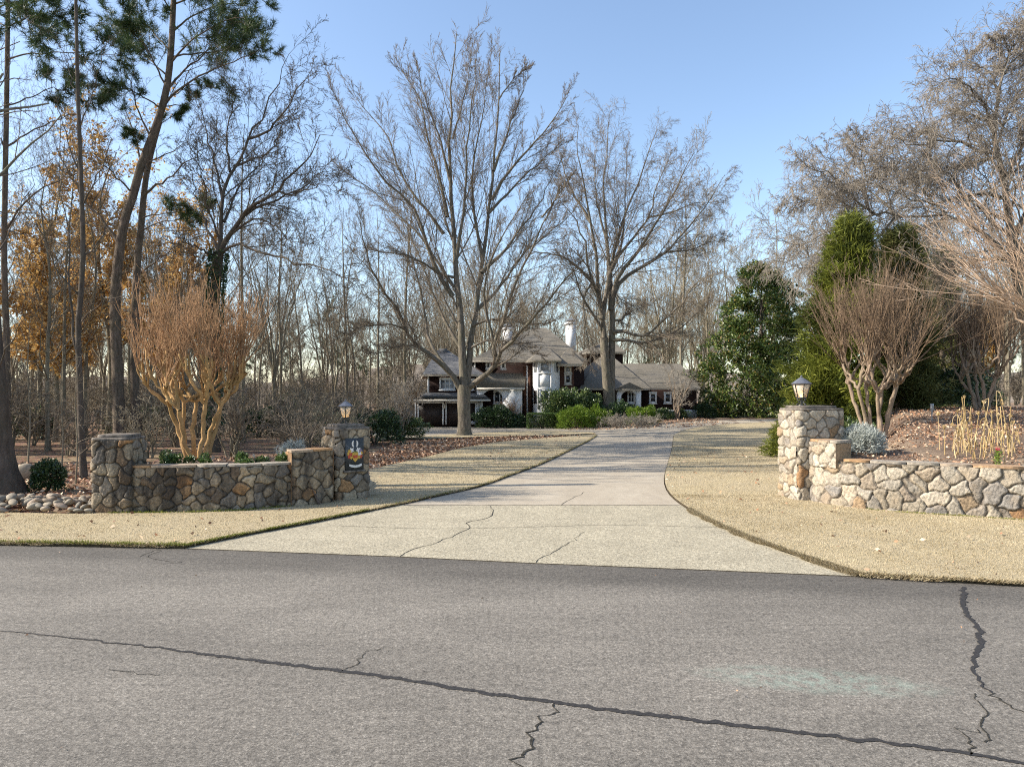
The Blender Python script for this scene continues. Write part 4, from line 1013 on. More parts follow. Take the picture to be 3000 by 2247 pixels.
def second_tree():
    rng = np.random.default_rng(102); y = 55.0; t, c = MB(), MB(); k = y/F
    trunk_tube(t, [(1312,918),(1313,870),(1309,800),(1306,760),(1305,730)], y, 10*k, 9*k, rng, fl=1.5)
    # twin stem fused along the trunk's right side
    trunk_tube(t, [(1320,915),(1322,860),(1322,780),(1322,700),(1321,660)], y+.15, 7*k, 6.5*k, rng, fl=1.3)
    main = [
     ([(1306,735),(1302,690),(1296,660),(1285,620),(1270,580),(1262,520),(1240,470),(1215,440)], 0, 7.5, .8, -2),
     ([(1320,670),(1318,620),(1322,570),(1335,520),(1352,460),(1378,400),(1400,330),(1420,280)], .2, 8, .7, 2),
     ([(1322,660),(1330,610),(1350,580),(1380,540),(1420,480),(1450,430),(1480,370),(1500,330)], .2, 8, .7, -3),
     ([(1300,690),(1308,640),(1316,590),(1312,520),(1306,450),(1304,380),(1312,320),(1318,240)], .2, 8, .6, 1.5),
     ([(1325,640),(1345,605),(1390,575),(1440,545),(1480,500),(1520,450),(1545,410),(1566,378)], .2, 7, .6, 2),
     ([(1300,680),(1292,620),(1288,550),(1275,480),(1262,400),(1250,330),(1250,270)], 0, 7, .6, -3.5),
     ([(1280,610),(1240,570),(1200,550),(1160,545),(1130,530)], 0, 6, .5, -3),
     ([(1324,718),(1350,716),(1385,728),(1410,715),(1435,690),(1470,660),(1510,610),(1560,590)], 0, 6, .6, -4),
     ([(1322,735),(1355,735),(1385,742),(1420,733),(1455,720),(1490,690),(1540,650)], .2, 5.5, .6, -2),
     ([(1320,690),(1345,690),(1353,668),(1352,650)], 0, 4, 1.5, 1),
     ([(1302,720),(1288,690),(1268,660),(1250,620),(1238,580),(1215,530)], -1, 5, .6, -2), ([(1280,610),(1262,640),(1262,690),(1272,740),(1276,790)], -1, 3.2, .8, -2),
     ([(1318,590),(1340,540),(1350,450),(1352,380),(1355,330)], .2, 5, .5, 4),
     ([(1330,560),(1370,510),(1400,470),(1420,400),(1450,330)], .2, 5, .5, -1),
     ([(1440,545),(1490,540),(1530,525),(1575,515)], 1, 3.2, .4, 1), ([(1400,470),(1450,460),(1500,440),(1550,440)], 1, 3.2, .4, 4),
     ([(1310,520),(1290,440),(1285,360),(1290,300)], .4, 4, .5, 3), ([(1275,480),(1235,410),(1215,350),(1205,300)], 0, 4.5, .5, 1),
     ([(1316,600),(1335,640),(1370,660),(1420,655)], .2, 3, .4, -3),
    ]
    limbs = joined(main, [(1312,918),(1313,870),(1309,800),(1306,760),(1305,730),(1318,690),(1321,660)], y, k, rng)
    P, R = stack(limbs); tubes(t, P, R, 8)
    branchy(rng, P, R, t, c, [dict(m=20, t=(.15, 1), ang=(20, 46), ratio=.42, n=9, wander=.07, up=.03, rf=.34, endr=.25, droop=.06, tipfall=.65),
        dict(m=11, t=(.1, 1), ang=(20, 50), ratio=.46, n=6, wander=.08, up=.0, rf=.45, endr=.4, droop=.12),
        dict(m=7, t=(.1, 1), ang=(20, 55), ratio=.55, n=5, wander=.12, up=0, rf=.6, endr=.5, droop=.35)], rmin=.011)
    b = at(1312, 918, y)
    assemble('bare_tree', 'bare twin stemmed tree with drooping twigs rising from the green shrub bed', 'tree', 'bare trees on the front lawn', (b[0], y, float(tz(b[0], y))), t, c, M['bark_grey'], M['twig_grey'])
second_tree()
def ivy_tree():
    rng = np.random.default_rng(103); y = 31.0; t, c = MB(), MB(); k = y/F
    trunk_tube(t, [(462,976),(463,880),(462,800),(460,720),(464,640),(468,590),(472,545)], y, 12*k, 11*k, rng, fl=1.4)
    main = [
     ([(472,560),(477,505),(481,440),(483,409),(505,360),(537,300),(573,236),(590,200),(601,172),(625,116)], 0, 8.5, .6, 1.5),
     ([(474,556),(490,515),(529,461),(570,430),(601,413),(635,370),(657,340),(690,310),(720,294)], 0, 9, .6, -2),
     ([(520,470),(560,445),(601,433),(640,412),(681,389),(737,360)], -.3, 5.5, .5, 2),
     ([(474,552),(505,526),(545,538),(581,553),(620,562),(657,573),(700,582),(745,598),(790,612)], 0, 5, .7, -4),
     ([(500,505),(535,480),(569,478),(600,492),(625,516),(660,522)], 0, 4.2, .6, -3),
     ([(481,430),(465,360),(452,310),(440,250),(430,200)], 0, 5, .5, 2.5),
     ([(470,560),(440,540),(400,528),(360,525)], 0, 4, .5, -2),
     ([(497,372),(490,300),(500,230),(520,170)], .3, 4, .5, 3), ([(537,300),(570,290),(610,250),(660,170),(690,145)], .6, 4.5, .5, -1.5),
     ([(505,360),(560,340),(600,300),(640,230)], .4, 4.2, .5, 3.5),
     ([(484,480),(520,400),(560,350),(590,300)], .2, 4.5, .5, 4), ([(601,413),(640,420),(690,400),(740,410)], -1, 3, .4, -3),
     ([(472,540),(440,470),(420,400),(395,340)], .2, 5, .5, 3.5), ([(476,520),(450,450),(435,380),(400,300)], .2, 4, .5, -3),
    ]
    limbs = joined(main, [(462,976),(463,880),(462,800),(460,720),(464,640),(468,590),(472,545)], y, k, rng, 1.3, .9)
    P, R = stack(limbs); tubes(t, P, R, 8)
    branchy(rng, P, R, t, c, [dict(m=15, t=(.15, 1), ang=(28, 60), ratio=.40, n=8, wander=.15, up=.04, rf=.42, endr=.25),
        dict(m=9, t=(.15, 1), ang=(25, 60), ratio=.45, n=6, wander=.18, up=.03, rf=.5, endr=.4),
        dict(m=7, t=(.1, 1), ang=(25, 60), ratio=.5, n=4, wander=.2, up=.02, rf=.6, endr=.5)], rmin=.010)
    iv = MB(); n = 3600; s = rng.random(n)**.9; th = rng.uniform(0, 2*PI, n)
    q = catmull(np.array([(462,945),(463,880),(462,800),(460,720),(464,640),(468,590),(474,540)], float), 60)
    uu = np.interp(s, np.linspace(0, 1, 60), q[:,0]); vv = np.interp(s, np.linspace(0, 1, 60), q[:,1])
    rr = (.26+.14*rng.random(n))
    ps = np.stack([(uu-U0)*k+np.cos(th)*rr, y+np.sin(th)*rr, CH-(vv-V0)*k], 1)
    leaves(iv, ps, np.stack([np.cos(th), np.sin(th), rng.normal(size=n)*.8-.4], 1), .12, .09, rng)
    b = at(462, 955, y)
    assemble('bare_tree', 'dark bare tree with ivy clad trunk behind the orange stemmed crape myrtle', 'tree', None, (b[0], y, 0), t, c, M['bark_dark'], M['twig_dark'], [('ivy', iv, M['dark_leaf'])])
ivy_tree()
def tufts(mb, rng, pos, d, n=22, ln=(.22, .4), wd=.014, spread=.9, tint=None):
    N = len(pos); P = np.repeat(pos, n, 0); D = np.repeat(nrm(d), n, 0)
    D = nrm(D*.55+rng.normal(size=D.shape)*spread*.6)
    P = P+D*.02+np.repeat(nrm(d), n, 0)*rng.uniform(-.12, .08, (N*n, 1))
    tn = np.repeat(rng.random(N)*.75, n)+rng.random(N*n)*.25
    blades(mb, P, D, rng.uniform(*ln, N*n), wd, rng, tn)
def pine_twigs(rng, P, R, cmb, nmb, m1, m2, ratio=.42, nt=18, t0=.35, up=.06):
    B, RB = children(rng, P, R, m=m1, t=(t0, 1), ang=(30, 65), ratio=ratio, n=7, wander=.12, up=up, rf=.45, endr=.3, rmin=.012)
    tubes(cmb, B, RB, 4)
    Cc, RC = children(rng, B, RB, m=m2, t=(.35, 1), ang=(25, 60), ratio=.45, n=4, wander=.12, up=.1, rf=.5, endr=.5, rmin=.01)
    tubes(cmb, Cc, RC, 3)
    pos = np.vstack([Cc[:,-1], Cc[:,-2], B[:,-1]]); d = np.vstack([Cc[:,-1]-Cc[:,-2], Cc[:,-2]-Cc[:,-3], B[:,-1]-B[:,-2]])
    tufts(nmb, rng, pos, d, nt, wd=.02)
def pine():
    rng = np.random.default_rng(104); y = 34.0; t, c, nd = MB(), MB(), MB(); k = y/F
    trunk_tube(t, [(259,968),(254,812),(249,700),(250,630),(254,575),(268,481),(288,421),(304,360),(324,308),(348,240),(362,180),(370,100),(374,20),(378,-70)], y, 12.5*k, 5*k, rng, n=30, k=12, fl=1.35)
    trunk_tube(t, [(298,968),(292,860),(291,770),(294,622),(300,530),(304,500),(309,440),(316,380),(330,318),(346,262)], y+.7, 10*k, 5*k, rng, n=24, k=12, fl=1.3)
    ml = [
     ([(352,225),(385,195),(430,165),(480,145),(530,125),(570,98)], 0, 4, .8, -1), ([(358,195),(400,150),(440,118),(480,90),(510,60)], 0, 4, .7, 1.5),
     ([(366,140),(400,100),(440,70),(490,45),(540,35)], 0, 3.4, .7, -2), ([(372,70),(410,40),(460,15),(530,5)], 0, 3.2, .7, 1),
     ([(360,190),(330,130),(300,80),(280,40)], 0, 3.2, .7, -1.5), ([(368,110),(330,70),(300,30),(290,-20)], 0, 3, .7, 2), ([(374,30),(345,-10),(320,-40)], 0, 2.6, .7, -2),
     ([(376,0),(410,-30),(460,-50)], 0, 2.6, .7, 2), ([(350,235),(300,205),(255,190),(215,182)], 0, 2.8, .6, -1.5), ([(362,165),(300,110),(250,60),(215,50)], 0, 2.8, .6, 1.5),
     ([(376,10),(440,-10),(520,-20),(560,0)], 0, 2.6, .7, -2.5), ([(366,125),(420,115),(480,110),(560,80)], 0, 3, .7, 2.5),
    ]
    P, R = stack([L3(p, y, y+b, r*k, e*k, rng) for p, a, r, e, b in ml]); tubes(t, P, R, 7)
    pine_twigs(rng, P, R, c, nd, 15, 8, .46, 17, .25)
    sm_ = [([(322,310),(300,300),(285,290),(272,282)], 1.6, -.5), ([(335,290),(365,255),(390,245),(410,240)], 1.6, .5), ([(308,470),(345,462),(390,455),(450,450)], 2.4, -1), ([(300,500),(350,480),(400,470),(455,440)], 2.4, -1.5), ([(352,230),(400,225),(435,205),(450,180)], 2, 1)]
    P, R = stack([L3(p, y, y+b, r*k, .5*k, rng) for p, r, b in sm_]); tubes(t, P, R, 6)
    pine_twigs(rng, P, R, c, nd, 7, 5, .26, 22, .35)
    # bare limbs
    bl_ = [([(258,530),(240,500),(215,470),(182,432),(165,395),(150,370),(132,340),(132,240)], 5, 1), ([(312,420),(340,400),(380,372),(410,350),(440,320),(460,290)], 4, -1), ([(318,370),(300,330),(285,280),(270,220),(262,160)], 3.4, .5), ([(330,310),(300,240),(280,160),(268,90)], 3.4, -1), ([(340,270),(360,220),(400,180),(420,110)], 3, 1.5),
          ([(300,360),(345,340),(400,310),(440,270)], 3, 2), ([(290,420),(250,380),(215,350),(190,290)], 3, -2), ([(304,590),(330,570),(370,540),(400,490)], 3, -2)]
    P, R = stack([L3(p, y, y+b*1.5, r*k, .5*k, rng, wob=.8) for p, r, b in bl_]); tubes(t, P, R, 6)
    branchy(rng, P, R, t, c, [dict(m=9, t=(.2, 1), ang=(25, 60), ratio=.36, n=7, wander=.14, up=.05), dict(m=6, t=(.15, 1), ang=(25, 60), ratio=.45, n=5, wander=.16, up=.03), dict(m=4, t=(.1, 1), ang=(25, 60), ratio=.5, n=4, wander=.2, up=.03)], rmin=.010)
    b = at(272, 945, y)
    assemble('pine_tree', 'tall twin trunked leaning pine with dark needle clusters behind the left wall', 'tree', None, (b[0], y, 0), t, c, M['bark_pine'], M['twig_dark'], [('needles', nd, M['needle'])])
    # straight pine at the picture's edge
    rng = np.random.default_rng(105); y = 30.0; k = y/F; t, c, nd = MB(), MB(), MB()
    trunk_tube(t, [(16,985),(16,850),(13,700),(9,560),(11,400),(14,240),(16,100),(18,-60),(20,-160)], y, 7*k, 4*k, rng, n=26, k=10, fl=1.4)
    ml = [([(14,130),(60,118),(130,112),(210,118),(260,118)], 2.6, -1), ([(14,228),(60,215),(110,192),(150,200),(200,210)], 2.4, 1), ([(16,60),(60,40),(110,30),(150,15)], 2.4, -1), ([(16,20),(50,0),(100,-20),(140,-30)], 2.2, 1), ([(15,60),(-20,40),(-60,30)], 2.4, 1), ([(17,0),(-10,-40),(-50,-60)], 2.2, -1), ([(18,-60),(60,-80),(110,-90)], 2, 1), ([(16,30),(30,20),(60,45),(90,60)], 2, -2.4), ([(17,-20),(20,-30),(50,10),(80,30)], 2, 2.4)]
    P, R = stack([L3(p, y, y+b*1.5, r*k, .5*k, rng) for p, r, b in ml]); tubes(t, P, R, 6)
    pine_twigs(rng, P, R, c, nd, 13, 7, .42, 22, .3)
    bl_ = [([(10,500),(50,440),(100,402),(160,378),(220,350),(292,328)], 3.6, -2), ([(12,318),(60,288),(120,262),(170,240),(230,205)], 3, 2), ([(10,498),(50,505),(90,513),(130,510)], 3, -3), ([(12,330),(0,300),(-30,260)], 3, 1)]
    P, R = stack([L3(p, y, y+b, r*k, .5*k, rng, wob=.7) for p, r, b in bl_]); tubes(t, P, R, 6)
    branchy(rng, P, R, t, c, [dict(m=8, t=(.25, 1), ang=(25, 60), ratio=.34, n=7, wander=.14, up=.06), dict(m=5, t=(.15, 1), ang=(25, 60), ratio=.45, n=5, wander=.16, up=.03), dict(m=4, t=(.1, 1), ang=(25, 60), ratio=.5, n=4, wander=.2, up=.03)], rmin=.009)
    b = at(16, 985, y)
    assemble('pine_tree', 'slender straight pine trunk with long curved bare limbs at far left', 'tree', None, (b[0], y, 0), t, c, M['bark_pine'], M['twig_dark'], [('needles', nd, M['needle'])])
pine()
def twin_and_edge():
    rng = np.random.default_rng(106); y = 21.5; k = y/F; t, c = MB(), MB()
    trunk_tube(t, [(182,1034),(176,950),(173,854),(169,706),(176,620),(179,521),(176,420),(172,300),(168,200),(165,60),(163,-40)], y, 7*k, 3*k, rng, n=26, k=10, fl=1.35)
    ml = [([(176,900),(172,850),(165,760),(152,650),(150,560),(142,470),(130,400),(128,330)], 5.5, .8), ([(176,450),(200,400),(230,340),(250,260)], 2.6, -1), ([(174,380),(150,320),(130,250),(118,170)], 2.4, 1), ([(170,280),(195,220),(215,150),(225,80)], 2, -.8), ([(172,640),(120,580),(90,500),(60,460)], 2.6, -1), ([(176,560),(215,520),(250,470),(280,440)], 2.2, 1), ([(168,220),(145,150),(130,90)], 2, 1.2), ([(150,600),(110,540),(80,480),(70,420)], 2, .6), ([(172,700),(215,660),(250,640),(290,650)], 2, -1.2)]
    P, R = stack([L3(p, y, y+b*1.4, r*k, .5*k, rng, wob=.5) for p, r, b in ml]); tubes(t, P, R, 7)
    branchy(rng, P, R, t, c, [dict(m=8, t=(.2, 1), ang=(25, 55), ratio=.36, n=7, wander=.13, up=.06), dict(m=5, t=(.15, 1), ang=(25, 55), ratio=.45, n=5, wander=.15, up=.03), dict(m=4, t=(.1, 1), ang=(25, 60), ratio=.5, n=4, wander=.2, up=.03)], rmin=.007)
    b = at(182, 1030, y)
    assemble('bare_tree', 'slim dark bare tree with twin stems just left of the dark stone pillar', 'tree', None, (b[0], y, 0), t, c, M['bark_dark'], M['twig_dark'])
    rng = np.random.default_rng(107); y = 18.2; k = y/F; t, c = MB(), MB()
    trunk_tube(t, [(10,1056),(4,1000),(-4,930),(-10,850),(-18,760),(-30,600),(-44,400),(-56,150)], y, 25*k, 14*k, rng, n=26, k=16, fl=2.0)
    ml = [([(-12,820),(10,760),(40,700),(60,640)], 3, -1), ([(-20,740),(-60,640),(-90,540)], 4, 1), ([(-30,600),(20,500),(60,420),(80,330)], 3, 2), ([(-40,450),(-90,330),(-130,200)], 4, -1), ([(-48,300),(0,180),(30,80)], 3, 1.5)]
    P, R = stack([L3(p, y, y+b*1.4, r*k, .5*k, rng, wob=.5) for p, r, b in ml]); tubes(t, P, R, 7)
    branchy(rng, P, R, t, c, [dict(m=6, t=(.25, 1), ang=(25, 60), ratio=.36, n=7, wander=.15, up=.05), dict(m=5, t=(.15, 1), ang=(25, 60), ratio=.45, n=5, wander=.16, up=.03)], rmin=.006)
    b = at(10, 1056, y)
    assemble('bare_tree', 'thick flared trunk by the river rocks at the left picture edge', 'tree', None, (b[0], y, 0), t, c, M['bark_dark'], M['twig_dark'])
twin_and_edge()
def elm():
    rng = np.random.default_rng(108); y = 33.0; k = y/F; t, c = MB(), MB()
    trunk_tube(t, [(2250,900),(2240,800),(2225,700),(2210,620),(2190,520)], y, 20*k, 15*k, rng, fl=1.4)
    main = [
     ([(2205,600),(2148,520),(2100,492),(2048,470),(1990,466),(1935,466),(1880,466),(1827,488),(1770,510),(1700,535)], 0, 7.5, .7, -2),
     ([(1900,466),(1871,452),(1835,420),(1795,380),(1755,368),(1735,350)], -1.5, 4.2, .5, -3), ([(1875,450),(1869,400),(1866,352),(1858,310),(1852,285)], -1.5, 4, .5, -1),
     ([(2190,540),(2172,430),(2158,340),(2148,290),(2160,180),(2190,90)], 0, 13, 2, 1),
     ([(2160,340),(2110,350),(2068,362),(1995,385),(1940,382),(1895,386)], .3, 6, .5, 2), ([(2156,332),(2116,328),(2075,308),(2036,304),(1975,316),(1945,300),(1912,280)], .3, 6, .5, -2),
     ([(2148,285),(2124,256),(2076,248),(2036,256),(2000,285),(1975,300)], .3, 5, .5, 3), ([(2150,280),(2120,220),(2080,180),(2040,170),(2010,190)], .3, 5, .5, -3),
     ([(2160,200),(2130,150),(2090,130),(2060,140)], .5, 4, .5, 1), ([(2170,160),(2210,110),(2260,90)], .5, 4, .5, 2),
     ([(2190,520),(2240,400),(2300,280),(2350,200)], 0, 8, .7, 3), ([(2195,560),(2150,560),(2090,570),(2020,580),(1960,590),(1900,590),(1840,580)], 0, 6, .5, 3),
     ([(2172,430),(2120,420),(2060,430),(2000,440),(1940,420),(1890,400),(1850,380)], .2, 5, .5, -4), ([(2180,480),(2120,450),(2080,420),(2050,380),(2000,340),(1960,330)], .2, 5, .5, -1),
     ([(2168,400),(2200,330),(2230,260),(2240,180)], .2, 5, .5, -3), ([(2155,310),(2180,240),(2215,190),(2225,120)], .2, 4, .5, 3), ([(1935,466),(1890,520),(1830,540),(1780,570),(1720,580)], -1.6, 3.6, .4, -3), ([(2048,470),(2010,430),(1980,400),(1930,360),(1900,340)], -1, 4, .4, 2),
     ([(1935,466),(1900,430),(1850,390),(1800,350),(1770,340)], -1.2, 3.4, .4, 3), ([(2000,385),(1960,350),(1920,330),(1870,320),(1830,310)], 1, 3, .4, 4), ([(1940,590),(1880,560),(1810,545),(1740,555),(1680,560)], 2, 3, .4, 2),
     ([(2048,470),(1980,500),(1920,540),(1860,600),(1800,640)], -1, 3.2, .4, -4), ([(2090,570),(2040,620),(1980,650),(1920,670)], 1, 3, .4, 3), ([(1860,466),(1820,440),(1770,430),(1710,440),(1680,450)], -1.8, 3, .4, 1),
     ([(2190,100),(2210,60),(2240,40)], 1, 3, .5, 2), ([(2185,120),(2160,80),(2130,90)], 1, 3, .5, -1),
    ]
    P, R = stack(joined(main, [(2250,900),(2240,800),(2225,700),(2210,620),(2190,520)], y, k, rng, 1.4, .6)); tubes(t, P, R, 8)
    branchy(rng, P, R, t, c, [dict(m=24, t=(.05, 1), ang=(25, 62), ratio=.44, n=8, wander=.13, up=.06, droop=.12, rf=.45, endr=.25),
        dict(m=11, t=(.1, 1), ang=(25, 62), ratio=.55, n=7, wander=.14, up=.03, droop=.3, rf=.45, endr=.4),
        dict(m=7, t=(.1, 1), ang=(25, 60), ratio=.55, n=5, wander=.12, up=.0, droop=.4, rf=.6, endr=.5)], rmin=.012)
    b = (at(2250, 900, y)[0], y, float(gz(at(2250, 900, y)[0], y))-.1)
    assemble('bare_tree', 'wide spreading pale bare tree with arching branches filling the upper right', 'tree', None, b, t, c, M['bark_grey'], M['twig_elm'])
elm()
# ------------------------------------------------------------------ crape myrtles
def crape(name, label, base, ntr, hk, spread, whip, mt, mw, seed, nw=13, rtr=.07, wr=.011, lean=(0, 0), group='pruned crape myrtles'):
    rng = np.random.default_rng(seed); t, c = MB(), MB(); Ps, Rs = [], []
    for i in range(ntr):
        a = 2*PI*(i+rng.uniform(-.25, .25))/ntr; rr = spread*rng.uniform(.45, .8); h = hk*rng.uniform(.5, .7)
        p0 = np.array((math.cos(a)*.16, math.sin(a)*.16, -.1)); p2 = np.array((math.cos(a)*rr*.8+lean[0]*h, math.sin(a)*rr*.8+lean[1]*h, h))
        p1 = (p0+p2)/2-np.array((math.cos(a), math.sin(a), 0))*rr*.05+rng.normal(size=3)*.05
        q = catmull([p0, p1, p2], 10); q[1:-1] += rng.normal(size=(8, 3))*.018
        Ps.append(q); Rs.append(np.linspace(rtr, rtr*.72, 10)*(1+.08*rng.normal(size=10)))
        for j in range(rng.integers(3, 5)):
            a2 = a+rng.normal()*.75; r2 = spread*rng.uniform(.35, 1.02); hh = hk*rng.uniform(.82, 1.12)*(1-.12*(r2/spread)**2)
            e = np.array((math.cos(a2)*r2+lean[0]*hh, math.sin(a2)*r2+lean[1]*hh, hh))
            mid = (p2+e)/2+np.array((math.cos(a2)*.04, math.sin(a2)*.04, -.02))
            q2 = catmull([p2, mid, e], 10); q2[1:-1] += rng.normal(size=(8, 3))*.025
            R2 = np.linspace(rtr*.68, rtr*.45, 10)*(1+.1*rng.normal(size=10)); R2[-2:] *= 1.5
            Ps.append(q2); Rs.append(R2)
    P, R = np.stack(Ps), np.stack(Rs); tubes(t, P, R, 8)
    sel = np.array([i for i in range(len(Ps)) if Ps[i][0,2] > .1])
    # pruning knuckles: stubby side shoots
    K, RK = children(rng, P[sel], R[sel], m=4, t=(.7, 1), ang=(10, 42), lens=(.2, .6), n=6, wander=.13, up=.36, rf=.6, endr=.7, rmin=.02)
    RK[:,-2:] *= 1.35; tubes(t, K, RK, 6)
    W, RW_ = children(rng, K, RK, m=3, t=(.7, 1), ang=(3, 30), lens=(whip*.5, whip*1.1), n=8, wander=.04, up=.035, rf=.4, endr=.35, rmin=wr)
    RW_ = np.minimum(RW_, wr*1.5); tubes(c, W, RW_, 4)
    V, RV = children(rng, W, RW_, m=4, t=(.3, 1), ang=(10, 34), ratio=.45, n=5, wander=.06, up=.05, rf=.6, endr=.5, rmin=wr*.6); tubes(c, V, RV, 3)
    X, RX = children(rng, V, RV, m=1, t=(.5, 1), ang=(15, 45), ratio=.4, n=4, wander=.1, up=.03, rf=.6, endr=.6, rmin=wr*.5); tubes(c, X, RX, 3)
    o = empty(name, base); tag(o, label, 'tree', group)
    t.build('trunk', mt, o, True); c.build('crown', mw, o, True); return o
cb = at(430, 990, 17.4); cb = (cb[0], 17.2, float(gz(cb[0], 17.2))-.05)
crape('crape_myrtle', 'crape myrtle with orange stems growing in the left stone planter', cb, 7, 2.3, 1.15, 1.9, M['crape_bark'], M['whip_red'], 201, 16, .068, .011)
b = at(1893, 925, 21.5); crape('crape_myrtle', 'grey brown crape myrtle in the right bed beside the grey shrub', (b[0], 21.5, float(gz(b[0], 21.5))-.05), 7, 3.1, 1.3, 2.5, M['crape_bark_grey'], M['whip_brown'], 202, 16, .07, .013)
b = at(2122, 880, 27.5); crape('crape_myrtle', 'smaller crape myrtle behind the dried stalks in the right bed', (b[0], 27.5, float(gz(b[0], 27.5))-.05), 6, 2.4, 1.3, 2.3, M['crape_bark_grey'], M['whip_brown'], 203, 16, .075, .014)
def edge_crape():
    rng = np.random.default_rng(204); y = 15.5; k = y/F; t, c = MB(), MB()
    ml = [([(2330,960),(2300,860),(2265,760),(2235,690),(2205,640)], 8, 5.5, 0), ([(2330,960),(2310,840),(2280,720),(2245,620),(2225,560)], 8, 5.5, .5), ([(2335,960),(2325,820),(2310,700),(2290,600)], 8, 5.5, -.4), ([(2270,775),(2240,720),(2200,690),(2180,660)], 5, 4, .8)]
    P, R = stack([L3(p, y, y+b, a*k, e*k, rng, wob=.2) for p, a, e, b in ml]); tubes(t, P, R, 8)
    K, RK = children(rng, P, R, m=5, t=(.72, 1), ang=(15, 50), lens=(.2, .5), n=5, wander=.2, up=.1, rf=.7, endr=.8, rmin=.02); tubes(t, K, RK, 6)
    d = nrm(K[:,-1]-K[:,-2]); K[:,-1] += np.array((-.12, 0, .06))
    W, RW_ = children(rng, K, RK, m=5, t=(.7, 1), ang=(5, 35), lens=(1.6, 3.4), n=9, wander=.04, up=.03, rf=.4, endr=.35, rmin=.012)
    RW_ = np.minimum(RW_, .016); tubes(c, W, RW_, 4)
    V, RV = children(rng, W, RW_, m=3, t=(.25, 1), ang=(12, 38), ratio=.42, n=6, wander=.06, up=.03, rf=.6, endr=.5, rmin=.006); tubes(c, V, RV, 3)
    X, RX = children(rng, V, RV, m=3, t=(.4, 1), ang=(15, 45), ratio=.4, n=4, wander=.1, up=.0, rf=.6, endr=.6, rmin=.005); tubes(c, X, RX, 3)
    b = at(2330, 960, y)
    assemble('crape_myrtle', 'pinkish crape myrtle whose straight shoots reach in from the right picture edge', 'tree', 'pruned crape myrtles', b, t, c, M['crape_bark_grey'], M['whip_pale'])
edge_crape()
# ------------------------------------------------------------------ leafy evergreens
def shell(rng, n, r, lump=.22, inner=.55, seedf=None):
    d = nrm(rng.normal(size=(n, 3))); d[:,2] = np.where(d[:,2] < -.35, -d[:,2], d[:,2])
    w = rng.normal(size=(6, 3))*4.2; ph = rng.uniform(0, 6, 6)
    l = 1+lump*np.sin(d@w.T+ph).mean(1)*2.6
    rad = (inner+(1-inner)*rng.random(n)**.6)*l
    return d*rad[:,None]*np.asarray(r), d
def shrub(name, label, c, r, n, ln, mat, seed, lump=.26, cat='shrub', group=None, wd=.5, inner=.55, box=False, stems=True, narrow=False):
    rng = np.random.default_rng(seed); f = MB()
    if box:
        p = rng.uniform(-1, 1, (n, 3)); ax = rng.integers(0, 3, n); s = np.where(rng.random(n) < .5, -1, 1)
        s = np.where(ax == 2, 1, s); p[np.arange(n), ax] = s*(1-np.abs(rng.normal(size=n))*.05)
        d = np.zeros((n, 3)); d[np.arange(n), ax] = s; p = p*np.asarray(r); p += rng.normal(size=p.shape)*.02; p[:,2] += r[2]
    else:
        p, d = shell(rng, n, r, lump, inner); p[:,2] += r[2]*.42; p[:,2] = np.maximum(p[:,2], .03)
    dd = nrm(d*.8+rng.normal(size=(n, 3))*.55+np.array((0, 0, .35)))
    if narrow: blades(f, p, dd, rng.uniform(.7, 1.3, n)*ln, ln*wd, rng)
    else: leaves(f, p, dd, rng.uniform(.7, 1.3, n)*ln, ln*wd, rng, None, .12)
    o = empty(name, c); tag(o, label, cat, group)
    f.build('foliage', mat, o)
    if stems:
        t = MB(); m = 9; a = rng.uniform(0, 2*PI, m)
        P = np.zeros((m, 5, 3)); e = np.stack([np.cos(a)*r[0]*.6, np.sin(a)*r[1]*.6, np.full(m, r[2]*(1.0 if not box else 1.4))], 1)
        for j in range(5): P[:,j] = e*(j/4)**1.1+rng.normal(size=(m, 3))*.02*j
        P[:,0,2] = -.08; tubes(t, P, np.tile(np.linspace(.03, .012, 5), (m, 1)), 4); t.build('stem', M['bark_dark'], o)
    return o
def gp(u, v): p = G(u, v); return (p[0], p[1], p[2]-.03)
def fp(u, y): x = (u-U0)*y/F; return (x, y, float(gz(x, y))-.03)
